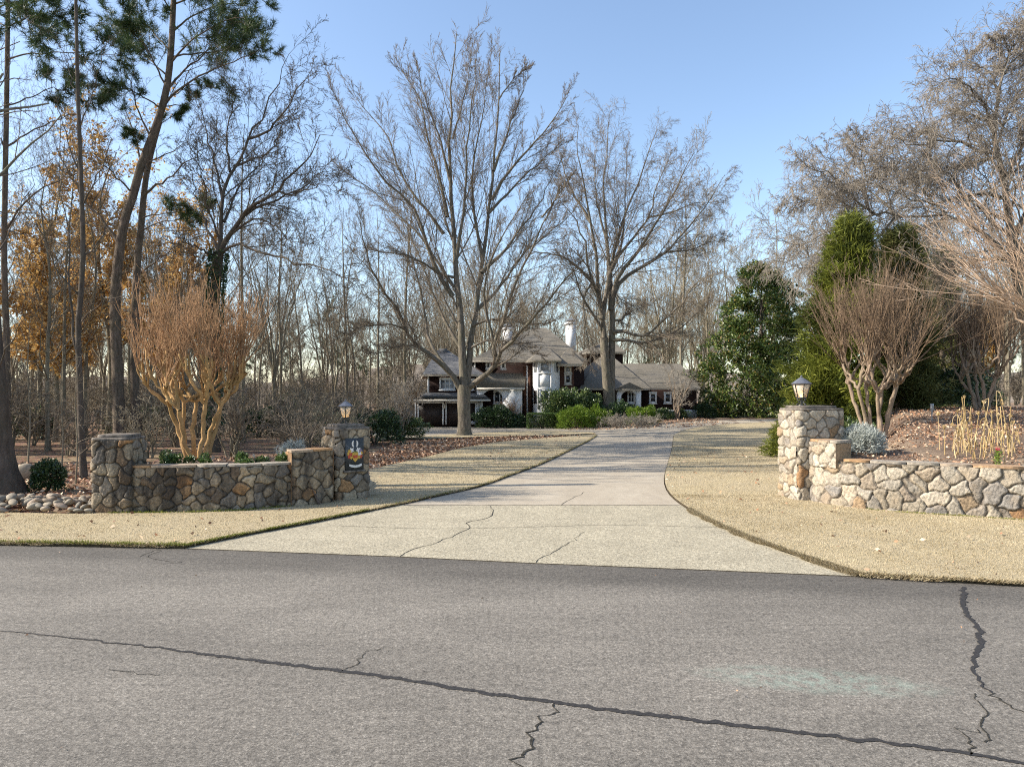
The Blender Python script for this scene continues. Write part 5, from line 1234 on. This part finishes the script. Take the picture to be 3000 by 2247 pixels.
def magnolia():
    rng = np.random.default_rng(301); y = 62.0; k = y/F; c0 = np.array(fp(1645, y)); t, f = MB(), MB()
    zt = CH-(575-V0)*k-c0[2]; N = 4400
    prof_h = np.array([0, .06, .12, .25, .4, .55, .7, .82, .92, 1.0]); prof_r = np.array([.75, .98, 1.06, 1.08, 1.04, .94, .78, .62, .42, .06])*100*k
    B = 190; hb = rng.random(B)**1.1; ab = rng.uniform(0, 2*PI, B)
    lump = 1+.14*np.sin(3*ab+9*hb)+.12*np.sin(5*ab-15*hb+1)+.14*rng.normal(size=B)
    rb = np.interp(hb, prof_h, prof_r)*lump*rng.uniform(.62, .95, B)
    cen = np.stack([np.cos(ab)*rb-1.5*(1-hb)**1.2, np.sin(ab)*rb, .25+hb*(zt-.35)], 1)
    j = rng.integers(0, B, N); sg = (.34+.30*(1-hb[j]))[:,None]
    pos = cen[j]+rng.normal(size=(N, 3))*sg*np.array((1, 1, .72)); pos[:,2] = np.maximum(pos[:,2], .1); a = ab[j]
    out = np.stack([np.cos(a), np.sin(a), .35+0*a], 1)
    m = 13; P = np.repeat(pos, m, 0)+rng.normal(size=(N*m, 3))*.09; D = nrm(np.repeat(out, m, 0)*.7+rng.normal(size=(N*m, 3))*.75)
    leaves(f, P+D*.04, D, rng.uniform(.18, .34, N*m), .12, rng, None, .1)
    trunkP = np.array([[0, 0, -.3], [.1, 0, zt*.3], [0, .1, zt*.6], [0, 0, zt*.95]]); q = catmull(trunkP, 14); tubes(t, q[None], np.linspace(.3, .04, 14)[None], 8)
    B, RB = children(rng, q[None], np.linspace(.3, .04, 14)[None], m=60, t=(.03, .95), ang=(55, 85), lens=(1.2, 3.6), n=7, wander=.06, up=.04, rf=.35, endr=.3, rmin=.02); tubes(t, B, RB, 5)
    low = np.stack([catmull([(0, 0, -.1), (sx*.5, sy*.4, .5), (sx*1.3, sy, 1.3)], 7) for sx, sy in ((-1, .3), (1, .2), (-.5, -1), (.6, -.9), (1.2, -.4), (-1.3, -.5))])
    tubes(t, low, np.tile(np.linspace(.16, .08, 7), (6, 1)), 6)
    o = empty('magnolia_tree', c0); tag(o, 'dense glossy dark green magnolia to the right of the house', 'tree')
    t.build('trunk', M['bark_dark'], o, True); f.build('crown', M['magnolia_leaf'], o)
magnolia()
def conifer(label, u, y, vtop, half, mat, seed, N=1500, skew=0):
    rng = np.random.default_rng(seed); k = y/F; c0 = np.array(fp(u, y)); zt = CH-(vtop-V0)*k-c0[2]; f, t = MB(), MB()
    B = 170; hb = rng.random(B)**1.25*.97; ab = rng.uniform(0, 2*PI, B); R0 = half*k
    rb = R0*np.clip(1.0-hb, 0, 1)**.75*(1+.16*np.sin(3*ab+11*hb)+.2*rng.normal(size=B))*rng.uniform(.6, .98, B)
    j = rng.integers(0, B, N); h = hb[j]; a = ab[j]+rng.normal(size=N)*.16/(.3+rb[j]); tt = rng.uniform(.45, 1.08, N)
    pos = np.stack([np.cos(a)*rb[j]*tt+skew*h*zt, np.sin(a)*rb[j]*tt, .25+h*zt+(tt-.7)*rb[j]*.25], 1)+rng.normal(size=(N, 3))*np.array((.16, .16, .13))
    m = 34; out = np.stack([np.cos(a), np.sin(a), .45+.3*rng.normal(size=N)], 1)
    D = nrm(np.repeat(out, m, 0)*.75+rng.normal(size=(N*m, 3))*.55); P = np.repeat(pos, m, 0)+rng.normal(size=(N*m, 3))*.14
    tn = np.clip(np.repeat(rng.random(B)[j], m)*.55+rng.random(N*m)*.45, 0, 1)
    blades(f, P, D, rng.uniform(.2, .42, N*m), .045, rng, tn)
    q = catmull([(0, 0, -.3), (skew*zt*.5, 0, zt*.5), (skew*zt*.97, 0, zt*.97)], 12); tubes(t, q[None], np.linspace(.2, .03, 12)[None], 8)
    B, RB = children(rng, q[None], np.linspace(.2, .03, 12)[None], m=50, t=(.05, .95), ang=(50, 80), lens=(R0*.3, R0*.7), n=5, wander=.05, up=.06, rf=.3, endr=.4, rmin=.015); tubes(t, B, RB, 4)
    o = empty('conifer', c0); tag(o, label, 'tree'); t.build('trunk', M['bark_pine'], o, True); f.build('crown', mat, o)
conifer('yellow green feathery conifer tapering up behind the right lantern', 1790, 27, 485, 118, M['conifer_leaf'], 302, 2800, .10)
conifer('narrow olive conifer between the two crape myrtles on the right', 1945, 28.5, 495, 80, M['conifer_dark'], 303, 1300)
conifer('dull olive conifer half hidden by the spreading pale tree', 2035, 42, 545, 70, M['conifer_dark'], 304, 900)
# shrubs round the house and drive
shrub('hedge', 'clipped box shaped evergreen hedge beside the front steps', fp(1172, 51.5), (1.12, .55, .56), 9000, .09, M['hedge_leaf'], 310, box=True, cat='hedge')
shrub('shrub', 'big rounded dark green shrub hiding the base of the white bay', fp(1226, 52.8), (1.75, 1.4, 1.9), 9000, .19, M['viburnum_leaf'], 311)
shrub('shrub', 'tall rounded dark green shrub left of the twin stemmed tree trunk', fp(1271, 53.6), (1.45, 1.3, 1.95), 8000, .19, M['viburnum_leaf'], 312)
shrub('shrub', 'large loose lime green shrub next to the clipped hedge', fp(1246, 50.6), (1.3, 1.0, 1.0), 5600, .17, M['lime_leaf'], 313, narrow=True, wd=.28)
shrub('shrub', 'lime green shrub directly left of the twin stemmed trunk', fp(1293, 51.8), (.95, .8, .95), 4200, .17, M['lime_leaf'], 314, narrow=True, wd=.28)
shrub('shrub', 'lime green shrub right of the twin stemmed trunk', fp(1386, 51.8), (1.2, .9, .98), 5200, .17, M['lime_leaf'], 315, narrow=True, wd=.28)
shrub('shrub', 'dark holly shrub in front of the arched side porch', fp(1345, 53.6), (1.2, .9, 1.05), 5200, .13, M['dark_leaf'], 316)
shrub('shrub', 'grey green low shrub under the right wing windows', fp(1428, 56), (1.05, .8, .65), 3200, .12, M['viburnum_leaf'], 317)
shrub('shrub', 'clipped round dark shrub left of the magnolia', fp(1515, 60), (1.25, 1, .82), 4200, .12, M['dark_leaf'], 318, lump=.08)
shrub('shrub', 'small mounded dark shrub by the pale ornamental tree', fp(1468, 59), (.8, .7, .5), 2400, .11, M['viburnum_leaf'], 319)
shrub('shrub', 'black green spreading shrub in the shaded entry court', fp(1072, 52.5), (1.6, 1.0, 1.05), 6000, .14, M['dark_leaf'], 320)
shrub('shrub', 'low dark shrub beside the front steps', fp(1112, 53), (.95, .8, .7), 3200, .12, M['dark_leaf'], 321)
shrub('shrub', 'dark shrub next to the garage corner', fp(1046, 53), (.7, .7, .8), 2600, .12, M['dark_leaf'], 322)
shrub('shrub', 'low dark shrub under the white bay window', fp(1190, 54.4), (1.0, .6, .62), 2600, .12, M['dark_leaf'], 323)
shrub('shrub', 'dark green bush at the foot of the multi stemmed shrub by the garage', fp(868, 40), (1.3, 1.1, .95), 5200, .13, M['viburnum_leaf'], 324)
shrub('shrub', 'dark evergreen bush right behind the crest pillar', fp(810, 36), (1.6, 1.2, 1.2), 6000, .13, M['dark_leaf'], 325)
shrub('shrub', 'olive evergreen bush behind the stepped end of the left wall', fp(715, 34), (1.5, 1.2, 1.15), 5200, .12, M['viburnum_leaf'], 326)
shrub('shrub', 'dark evergreen thicket behind the right lantern', fp(1768, 27), (1.3, 1.1, 1.25), 6500, .12, M['dark_leaf'], 327)
shrub('shrub', 'green leafy shrub between the right pillar and the crape myrtle', fp(1842, 25), (1.0, .9, 1.1), 4800, .11, M['viburnum_leaf'], 328)
shrub('shrub', 'yellow green bush at the magnolia side of the right pillar', fp(1708, 28), (.85, .8, 1.1), 3600, .2, M['conifer_leaf'], 329, narrow=True, wd=.16)
shrub('shrub', 'wide nearly black evergreen shrub behind the right crape myrtle', fp(2005, 30), (2.1, 1.4, 1.35), 8500, .13, M['dark_leaf'], 330)
shrub('shrub', 'dark evergreen shrub at the far right behind the dried stalks', fp(2080, 33), (1.5, 1.1, 1.1), 4500, .13, M['dark_leaf'], 331)
shrub('shrub', 'silvery grey dusty shrub at the corner of the right wall', fp(1862, 16.75), (.52, .42, .46), 5200, .11, M['grey_leaf'], 332, narrow=True, wd=.16, lump=.12)
shrub('shrub', 'small pale grey shrub in the left planter near the crest pillar', (at(632, 985, 17.4)[0], 17.4, .93), (.30, .26, .36), 1500, .1, M['grey_leaf'], 333, narrow=True, wd=.14)
shrub('shrub', 'small dark shrub with silvery edges beside the upright boulder', fp(103, 18.6), (.42, .36, .5), 2600, .09, M['dark_leaf'], 334)
for i, (u, y, r, lab) in enumerate(((60, 40, 1.5, 'dark evergreen bush in the far left undergrowth near the flared trunk'), (300, 44, 1.7, 'dark evergreen bush behind the foot of the twin trunked pine'), (560, 42, 1.4, 'dark evergreen bush right of the ivy clad trunk'), (655, 50, 1.7, 'evergreen bush under the woods left of the multi stemmed shrub'), (770, 47, 1.8, 'tall evergreen bush between the crest pillar lantern and the garage'))):
    shrub('shrub', lab, fp(u, y), (r, r*.8, r*.8), 4200, .14, M['dark_leaf'] if i % 2 == 0 else M['viburnum_leaf'], 360+i, lump=.4)
rgp = np.random.default_rng(340)
for i in range(13):
    x = -8.0+i*.26+rgp.normal()*.06; yy = float(lwy(x))+.38+abs(rgp.normal())*.35
    if i in (5, 6): continue
    shrub('bedding_plant', 'low green leafy plant along the coping of the left planter', (x, yy, .93), (.15, .14, .12+.13*rgp.random()), 420, .06, M['hedge_leaf'] if i % 3 else M['viburnum_leaf'], 341+i, stems=False, cat='plant', group='bedding plants in the left planter')
# ------------------------------------------------------------------ twiggy bushes and small bare trees
def twiggy(seed, h=2.2, spread=1.1, nst=9, m=7, rm=.007, wander=.14, up=.05):
    rng = np.random.default_rng(seed); t, c = MB(), MB(); Ps = []
    for i in range(nst):
        a = rng.uniform(0, 2*PI); r = spread*rng.uniform(.2, 1); hh = h*rng.uniform(.6, 1.0)
        q = catmull([(math.cos(a)*.08, math.sin(a)*.08, -.1), (math.cos(a)*r*.35, math.sin(a)*r*.35, hh*.5), (math.cos(a)*r, math.sin(a)*r, hh)], 9); q[1:] += rng.normal(size=(8, 3))*.05; Ps.append(q)
    P = np.stack(Ps); R = np.tile(np.linspace(.028*h/2.2, .009, 9), (nst, 1)); tubes(t, P, R, 5)
    branchy(rng, P, R, t, c, [dict(m=m, t=(.2, 1), ang=(25, 60), ratio=.42, n=6, wander=wander, up=up), dict(m=5, t=(.15, 1), ang=(25, 60), ratio=.5, n=5, wander=wander, up=up*.5), dict(m=4, t=(.1, 1), ang=(25, 60), ratio=.55, n=4, wander=wander, up=0)], rmin=rm)
    return t, c
def put(name, label, cat, group, tm, cm, loc, rz=0, k=1, extra=()):
    o = empty(name, loc, rz, (k, k, k)); tag(o, label, cat, group)
    link('trunk', tm, o); link('crown', cm, o)
    for nm, me in extra: link(nm, me, o)
    return o
def one(name, label, cat, loc, t, c, mt, mc, k=1, group=None):
    return put(name, label, cat, group, t.mesh('trunk', mt, True), c.mesh('crown', mc, True), loc, 0, k)
t, c = twiggy(401, 3.6, 1.5, 16, 6, .011, .08, .12); one('multi_stem_shrub', 'tan multi stemmed bare shrub in leaf litter left of the garage', 'shrub', fp(862, 39.2), t, c, M['crape_bark_grey'], M['twig_pale'])
t, c = twiggy(402, 2.3, 1.1, 12, 8, .011, .2, .0); one('twiggy_shrub', 'reddish twiggy bare shrub in front of the entry porch', 'shrub', fp(1105, 53.4), t, c, M['bark_dark'], M['whip_brown'])
t, c = twiggy(403, 4.4, 2.4, 7, 9, .012, .14, .03); one('ornamental_tree', 'small pale bare ornamental tree in front of the right wing', 'tree', fp(1462, 57.5), t, c, M['crape_bark_grey'], M['twig_pale'])
t, c = twiggy(404, 3.0, 2.3, 7, 9, .008, .22, .0); one('twisted_shrub', 'gnarled dark bare shrub behind the left wall beside the crest pillar', 'shrub', fp(655, 24), t, c, M['bark_dark'], M['twig_grey'])
t, c = twiggy(405, .75, 1.6, 30, 6, .008, .2, -.02); one('ground_shrub', 'low brown twiggy ground cover beneath the twin stemmed tree', 'shrub', fp(1330, 50), t, c, M['twig_pale'], M['twig_pale'], 1.1)
t, c = twiggy(406, .7, 1.5, 30, 6, .008, .2, -.02); one('ground_shrub', 'low brown twiggy ground cover beneath the right lime shrub', 'shrub', fp(1392, 50), t, c, M['twig_pale'], M['twig_pale'], 1.1)
for i, (u, y, k, lab) in enumerate(((132, 22, .9, 'thin young sapling left of the slim twin stemmed tree'), (163, 19.5, .8, 'pale young sapling nearest the dark stone pillar'), (60, 26, 1.2, 'straight young sapling by the flared trunk at far left'))):
    rng = np.random.default_rng(420+i); t, c = MB(), MB()
    q = catmull([(0, 0, -.1), (.05, .03, 1.4), (-.04, .05, 3), (.08, 0, 4.6)], 14); R = np.linspace(.03, .008, 14); tubes(t, q[None], R[None], 6)
    branchy(rng, q[None], R[None], t, c, [dict(m=22, t=(.2, 1), ang=(45, 80), lens=(.4, 1.3), n=6, wander=.1, up=.03), dict(m=5, t=(.2, 1), ang=(25, 60), ratio=.5, n=4, wander=.12, up=0)], rmin=.006)
    one('sapling', lab, 'tree', fp(u, y), t, c, M['bark_wood'], M['twig_grey'], k)
# ------------------------------------------------------------------ dried stalks, flowers and the path light in the right bed
def stalks():
    rng = np.random.default_rng(430)
    for i in range(34):
        u = rng.uniform(2025, 2200); y = rng.uniform(14.9, 17.6) if u > 2090 else rng.uniform(15.4, 17.4)
        x = (u-U0)*y/F; z = float(gz(x, y))-.03; h = rng.uniform(.35, 1.35)*(1 if u > 2070 else .75)
        a = rng.uniform(0, 2*PI); le = rng.normal(size=2)*.12
        p = [(0, 0, 0), (le[0]*.4, le[1]*.4, h*.5), (le[0], le[1], h)]
        bent = rng.random() < .6
        if bent: p += [(le[0]+math.cos(a)*.05, le[1]+math.sin(a)*.05, h+.06), (le[0]+math.cos(a)*.11, le[1]+math.sin(a)*.11, h+.0), (le[0]+math.cos(a)*.13, le[1]+math.sin(a)*.13, h-.10)]
        q = catmull(p, 22); st = MB(); R = np.linspace(.011, .006, 22); tubes(st, q[None], R[None], 5, [rng.random()])
        o = empty('dried_stalk', (x, y, z)); tag(o, 'dry straw coloured plant stalk standing in the right mulch bed', 'plant', 'dried stalks in the right bed')
        st.build('stalk', M['straw'], o, True)
        lf = MB(); e = q[-1]; n = 14
        D = np.stack([rng.normal(size=n)*.25, rng.normal(size=n)*.25, np.full(n, -1.0 if bent else .8)], 1); leaves(lf, np.tile(e, (n, 1)), D, rng.uniform(.06, .13, n), .028, rng)
        lf.build('seed_head', M['straw'], o)
        if h > .8 and rng.random() < .7:
            lf = MB(); n = 10; tt = rng.integers(3, 15, n); D = np.stack([rng.normal(size=n)*.3, rng.normal(size=n)*.3, -np.ones(n)], 1); leaves(lf, q[tt], D, rng.uniform(.1, .3, n), .03, rng); lf.build('dry_leaf', M['straw'], o)
    # small flower at the bed's right end
    x, y = (2155-U0)*14.9/F, 14.9; z = float(gz(x, y))-.02
    o = empty('flowering_plant', (x, y, z)); tag(o, 'small plant with a magenta bloom between stalks and right coping', 'flower')
    f = MB(); n = 140; d = np.stack([rng.normal(size=n), rng.normal(size=n), np.abs(rng.normal(size=n))*1.2], 1); leaves(f, np.c_[rng.normal(size=(n, 2))*.03, rng.random(n)*.3], d, .07, .02, rng); f.build('foliage', M['lime_leaf'], o)
    f = MB(); n = 26; d = nrm(rng.normal(size=(n, 3))); leaves(f, np.array((0, 0, .34))+d*.015, d, .035, .022, rng); f.build('bloom', M['flower'], o)
    x, y = (2013-U0)*22/F, 22; z = float(gz(x, y))
    o = empty('path_light', (x, y, z-.05)); tag(o, 'small grey metal path light in mulch left of the dried stalks', 'light')
    mb = MB(); tubes(mb, np.array([[(0, 0, 0), (0, 0, .18), (0, 0, .42)]]), np.array([[.018, .02, .022]]), 10); mb.build('post', M['metal_grey'], o, True)
    mb = MB(); tubes(mb, np.array([[(0, 0, .30), (0, 0, .42), (0, 0, .50), (0, 0, .55), (0, 0, .552)]]), np.array([[.035, .05, .052, .05, .001]]), 12); mb.build('shade', M['metal_grey'], o, True)
stalks()
# ------------------------------------------------------------------ woodland
def wood_tree(seed, H, r, style, leafy=None, rm=.014, lite=False):
    rng = np.random.default_rng(seed); t, c = MB(), MB()
    pts = [(0, 0, -.3)]+[(rng.normal()*.035*H*s, rng.normal()*.035*H*s, H*s) for s in (.3, .6, .85, 1.0)]
    if style == 'forest':
        q = catmull(pts, 14); R = np.linspace(r, r*.12, 14); R = flare(q, R, 1.5); tubes(t, q[None], R[None], 8)
        P, RR = children(rng, q[None], R[None], m=20, t=(.25, .98), ang=(28, 58), lens=(H*.14, H*.36), n=10, wander=.1, up=.09, rf=.42, endr=.25)
        P = np.concatenate([P]); 
    else:
        hf = H*rng.uniform(.14, .24); n = rng.integers(3, 5); Ps, Rs = [], []
        q0 = catmull([(0, 0, -.3), (.05, 0, hf*.5), (0, .05, hf)], 14); R0 = flare(q0, np.linspace(r, r*.85, 14), 1.5); tubes(t, q0[None], R0[None], 8)
        for i in range(n):
            a = 2*PI*(i+rng.uniform(-.3, .3))/n; rr = H*rng.uniform(.12, .26)
            e = (math.cos(a)*rr, math.sin(a)*rr, H*rng.uniform(.82, 1)); mid = (math.cos(a)*rr*.35, math.sin(a)*rr*.35, H*.5)
            Ps.append(catmull([tuple(q0[-1]), mid, e], 14)); Rs.append(np.linspace(r*.62, r*.08, 14))
        q, R = np.stack(Ps), np.stack(Rs); q[:,1:-1] += rng.normal(size=q[:,1:-1].shape)*.06; tubes(t, q, R, 7)
        P, RR = children(rng, q, R, m=9, t=(.15, .98), ang=(22, 50), ratio=.38, n=10, wander=.1, up=.08, rf=.45, endr=.25)
    tubes(t, P, RR, 5)
    lv = branchy(rng, P, RR, t, c, [dict(m=4, t=(.2, 1), ang=(22, 50), ratio=.45, n=6, wander=.12, up=.06), dict(m=3, t=(.15, 1), ang=(22, 50), ratio=.5, n=5, wander=.14, up=.04)] if lite else [dict(m=8, t=(.15, 1), ang=(22, 50), ratio=.45, n=6, wander=.12, up=.06), dict(m=5, t=(.15, 1), ang=(22, 50), ratio=.5, n=5, wander=.14, up=.04), dict(m=4, t=(.1, 1), ang=(22, 55), ratio=.5, n=4, wander=.16, up=.03)], sides=(4, 3, 3), rmin=rm)
    f = None
    if leafy:
        f = MB(); B = np.concatenate([lv[1][0].reshape(-1, 3), lv[2][0][:,1:].reshape(-1, 3)]); sel = B[rng.choice(len(B), leafy)]
        hmask = rng.random(len(sel)) < np.clip(1.25-sel[:,2]/H, .1, 1); sel = sel[hmask]; n = len(sel)
        leaves(f, sel+rng.normal(size=sel.shape)*.08, np.c_[rng.normal(size=(n, 2)), rng.normal(size=n)*.6-.5], rng.uniform(.11, .20, n), .10, rng, None, .1)
    return t, c, f
def protos(specs, mt, mc, ml=None):
    out = []
    for sp in specs:
        t, c, f = wood_tree(*sp); out.append((t.mesh('trunk', mt, True), c.mesh('crown', mc, True), f.mesh('leaves', ml) if f else None))
    return out
NEAR = protos([(501, 17, .14, 'forest', None, .008), (502, 20, .165, 'forest', None, .008), (503, 15, .12, 'multi', None, .008), (504, 18, .15, 'forest', None, .008)], M['bark_wood'], M['twig_grey'])
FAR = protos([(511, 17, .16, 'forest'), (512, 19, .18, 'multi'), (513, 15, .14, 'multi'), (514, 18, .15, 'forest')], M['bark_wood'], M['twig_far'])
BEECH = protos([(521, 12, .14, 'forest', 24000, .009), (522, 10, .12, 'forest', 20000, .009)], M['bark_wood'], M['twig_grey'], M['beech_leaf'])
rw_ = np.random.default_rng(500)
def wood(lst, n, u0, u1, y0, y1, kmin, kmax, label, group, name='bare_tree', avoid=(), zf=gz):
    placed = []
    for i in range(n*6):
        if len(placed) >= n: break
        y = rw_.uniform(y0, y1); u = rw_.uniform(u0, u1); x = (u-U0)*y/F
        if any((x-a)**2+(y-b)**2 < (2.2+.02*y)**2 for a, b in placed): continue
        if any(a0 < u < a1 and b0 < y < b1 for a0, a1, b0, b1 in avoid): continue
        placed.append((x, y)); tm, cm, lm = lst[len(placed) % len(lst)]
        put(name, label, 'tree', group, tm, cm, (x, y, float(zf(x, y))-.1), rw_.uniform(0, 6.3), rw_.uniform(kmin, kmax), [('leaves', lm)] if lm else ())
wood(NEAR, 13, -250, 570, 30, 46, .62, .95, 'slender bare tree in the near left woodland', 'bare trees of the near left woodland', avoid=((420, 520, 20, 40),))
wood(NEAR, 34, -200, 880, 44, 74, .7, 1.1, 'thin bare tree deep in the left woodland', 'bare trees deep in the left woodland')
wood(FAR, 75, -200, 1000, 70, 130, .75, 1.15, 'distant pale bare tree in the left woodland', 'distant bare trees of the left woodland')
wood(FAR, 56, 880, 1580, 76, 125, .85, 1.2, 'bare pale tree in the woods behind the house', 'bare trees behind the house')
wood(FAR, 60, 1440, 2400, 72, 125, .95, 1.4, 'bare pale tree beyond the magnolia on the right', 'bare trees beyond the magnolia')
SHADE_TREES = protos([(505, 22, .36, 'forest', None, .007, True), (506, 24, .40, 'forest', None, .007, True)], M['bark_wood'], M['twig_grey'])  # unseen trees added left of the view so trunk shadows stripe the driveway
wood(SHADE_TREES, 10, -520, -190, 21, 37, .9, 1.15, 'unseen tall bare tree added off the left side to cast shadow stripes', 'unseen trees added for shadow stripes')
wood(NEAR, 12, 1980, 2450, 46, 76, .6, .95, 'bare tree in the wood behind the right bed', 'bare trees behind the right bed')
for i, (u, y, k, lab) in enumerate(((236, 44, 1.5, 'tall tan leaved tree glowing between the pine trunks and the twin stems'), (120, 38, 1.15, 'lower tan leaved tree left of the twin trunked pine'), (400, 52, 1.3, 'tan leaved tree right of the twin trunked pine'), (340, 60, 1.5, 'distant tan leaved tree behind the twin trunked pine'), (70, 55, 1.25, 'tan leaved tree among the far left trunks'), (190, 66, 1.5, 'farthest tan leaved tree behind the slim twin stems'), (2130, 44, .5, 'low russet leaved tree behind the dried stalks'))):
    tm, cm, lm = BEECH[i % 2]; put('beech_tree', lab, 'tree', None, tm, cm, fp(u, y), i*1.3, k, [('leaves', lm)])
def far_pine(seed, H):
    rng = np.random.default_rng(seed); t, c, nd = MB(), MB(), MB()
    q = catmull([(0, 0, -.3), (.2, .1, H*.4), (-.1, .2, H*.75), (0, 0, H)], 14); R = np.linspace(.22, .04, 14); tubes(t, q[None], R[None], 7)
    P, RR = children(rng, q[None], R[None], m=26, t=(.42, 1), ang=(50, 82), lens=(1.4, 3.4), n=8, wander=.08, up=.05, rf=.3, endr=.3, rmin=.02); tubes(t, P, RR, 5)
    B, RB = children(rng, P, RR, m=7, t=(.3, 1), ang=(25, 60), ratio=.4, n=5, wander=.1, up=.08, rmin=.014); tubes(c, B, RB, 3)
    pos = np.vstack([B[:,-1], B[:,-2], B[:,-3]]); d = np.vstack([B[:,-1]-B[:,-2]]*3); tufts(nd, rng, pos, d, 20, (.25, .5), .035)
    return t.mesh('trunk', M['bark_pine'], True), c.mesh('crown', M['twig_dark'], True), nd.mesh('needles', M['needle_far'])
FP = [far_pine(531, 15), far_pine(532, 13)]
for i in range(15):
    u = [700, 760, 640, 800, 560, 850, 420, 120, 40, 930, 500, 300, 2040, 2180, 1400][i]+rw_.normal()*8; y = rw_.uniform(85, 125); 
    a, b_, n_ = FP[i % 2]; put('pine_tree', 'distant grey green pine rising among the bare woods', 'tree', 'distant pines in the woods', a, b_, (((u-U0)*y/F), y, -.1), rw_.uniform(0, 6), rw_.uniform(.72, 1.05), [('needles', n_)])
# understory
UND = []
for i in range(4):
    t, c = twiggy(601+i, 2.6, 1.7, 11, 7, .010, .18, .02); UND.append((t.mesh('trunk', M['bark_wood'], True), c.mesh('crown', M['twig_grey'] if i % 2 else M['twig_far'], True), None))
wood(UND, 62, -200, 880, 27, 60, .7, 1.6, 'bare twiggy bush in the undergrowth of the left woodland', 'undergrowth bushes left', 'twiggy_bush', avoid=((560, 900, 20, 34), (780, 900, 34, 48)))
wood(UND, 66, -200, 980, 60, 115, 1.3, 2.6, 'distant twiggy bush under the left woodland trees', 'distant undergrowth bushes left', 'twiggy_bush')
wood(UND, 30, 1480, 2450, 72, 115, 1.0, 2.0, 'twiggy bush below the trees beyond the magnolia', 'undergrowth bushes beyond the magnolia', 'twiggy_bush', avoid=((1520, 1640, 60, 95),))
wood(UND, 14, 2000, 2450, 34, 55, .8, 1.3, 'twiggy bush at the back of the right bed', 'undergrowth bushes behind the right bed', 'twiggy_bush')
wood(UND, 10, 560, 790, 27, 36, .8, 1.25, 'tangled bare bush behind the left wall and crest pillar', 'tangled bushes behind the left wall', 'twiggy_bush')
# ================================================================== LIGHT AND CAMERA
SUN_AZ = np.array((-1.0, -0.10)); SUN_AZ = SUN_AZ/np.linalg.norm(SUN_AZ); EL = R_(34)
w = bpy.data.worlds.new('World'); S.world = w; w.use_nodes = True
nt = w.node_tree; bg = nt.nodes['Background']
sk = nt.nodes.new('ShaderNodeTexSky'); sk.sky_type = 'NISHITA'; sk.sun_disc = False
sk.sun_elevation = EL; sk.sun_rotation = math.atan2(SUN_AZ[0], SUN_AZ[1])
sk.air_density = 1.0; sk.dust_density = 1.0; sk.ozone_density = 1.0
nt.links.new(sk.outputs[0], bg.inputs[0]); bg.inputs[1].default_value = .14
sd = bpy.data.lights.new('sun', 'SUN'); sd.energy = 4.4; sd.angle = R_(.5); sd.color = (1, .93, .82)
so = bpy.data.objects.new('sun', sd); COL.objects.link(so)
from mathutils import Vector
dirv = Vector((-SUN_AZ[0]*math.cos(EL), -SUN_AZ[1]*math.cos(EL), -math.sin(EL)))
so.rotation_euler = dirv.to_track_quat('-Z', 'Y').to_euler(); so.location = (-30, -5, 30)
cd = bpy.data.cameras.new('camera'); co = bpy.data.objects.new('camera', cd); COL.objects.link(co)
cd.sensor_width = 36; cd.lens = 36*F/2212; cd.shift_y = (V0-828.5)/2212
co.location = (0, 0, CH); co.rotation_euler = (PI/2, 0, 0); cd.clip_end = 3000; S.camera = co
S.view_settings.view_transform = 'Standard'; S.view_settings.look = 'None'; S.view_settings.exposure = EXPOSURE
S.view_settings.gamma = 1; S.view_settings.use_curve_mapping = False
S.cycles.max_bounces = 6; S.cycles.diffuse_bounces = 3; S.cycles.transparent_max_bounces = 8
S.cycles.use_denoising = False; S.cycles.filter_width = 1.1
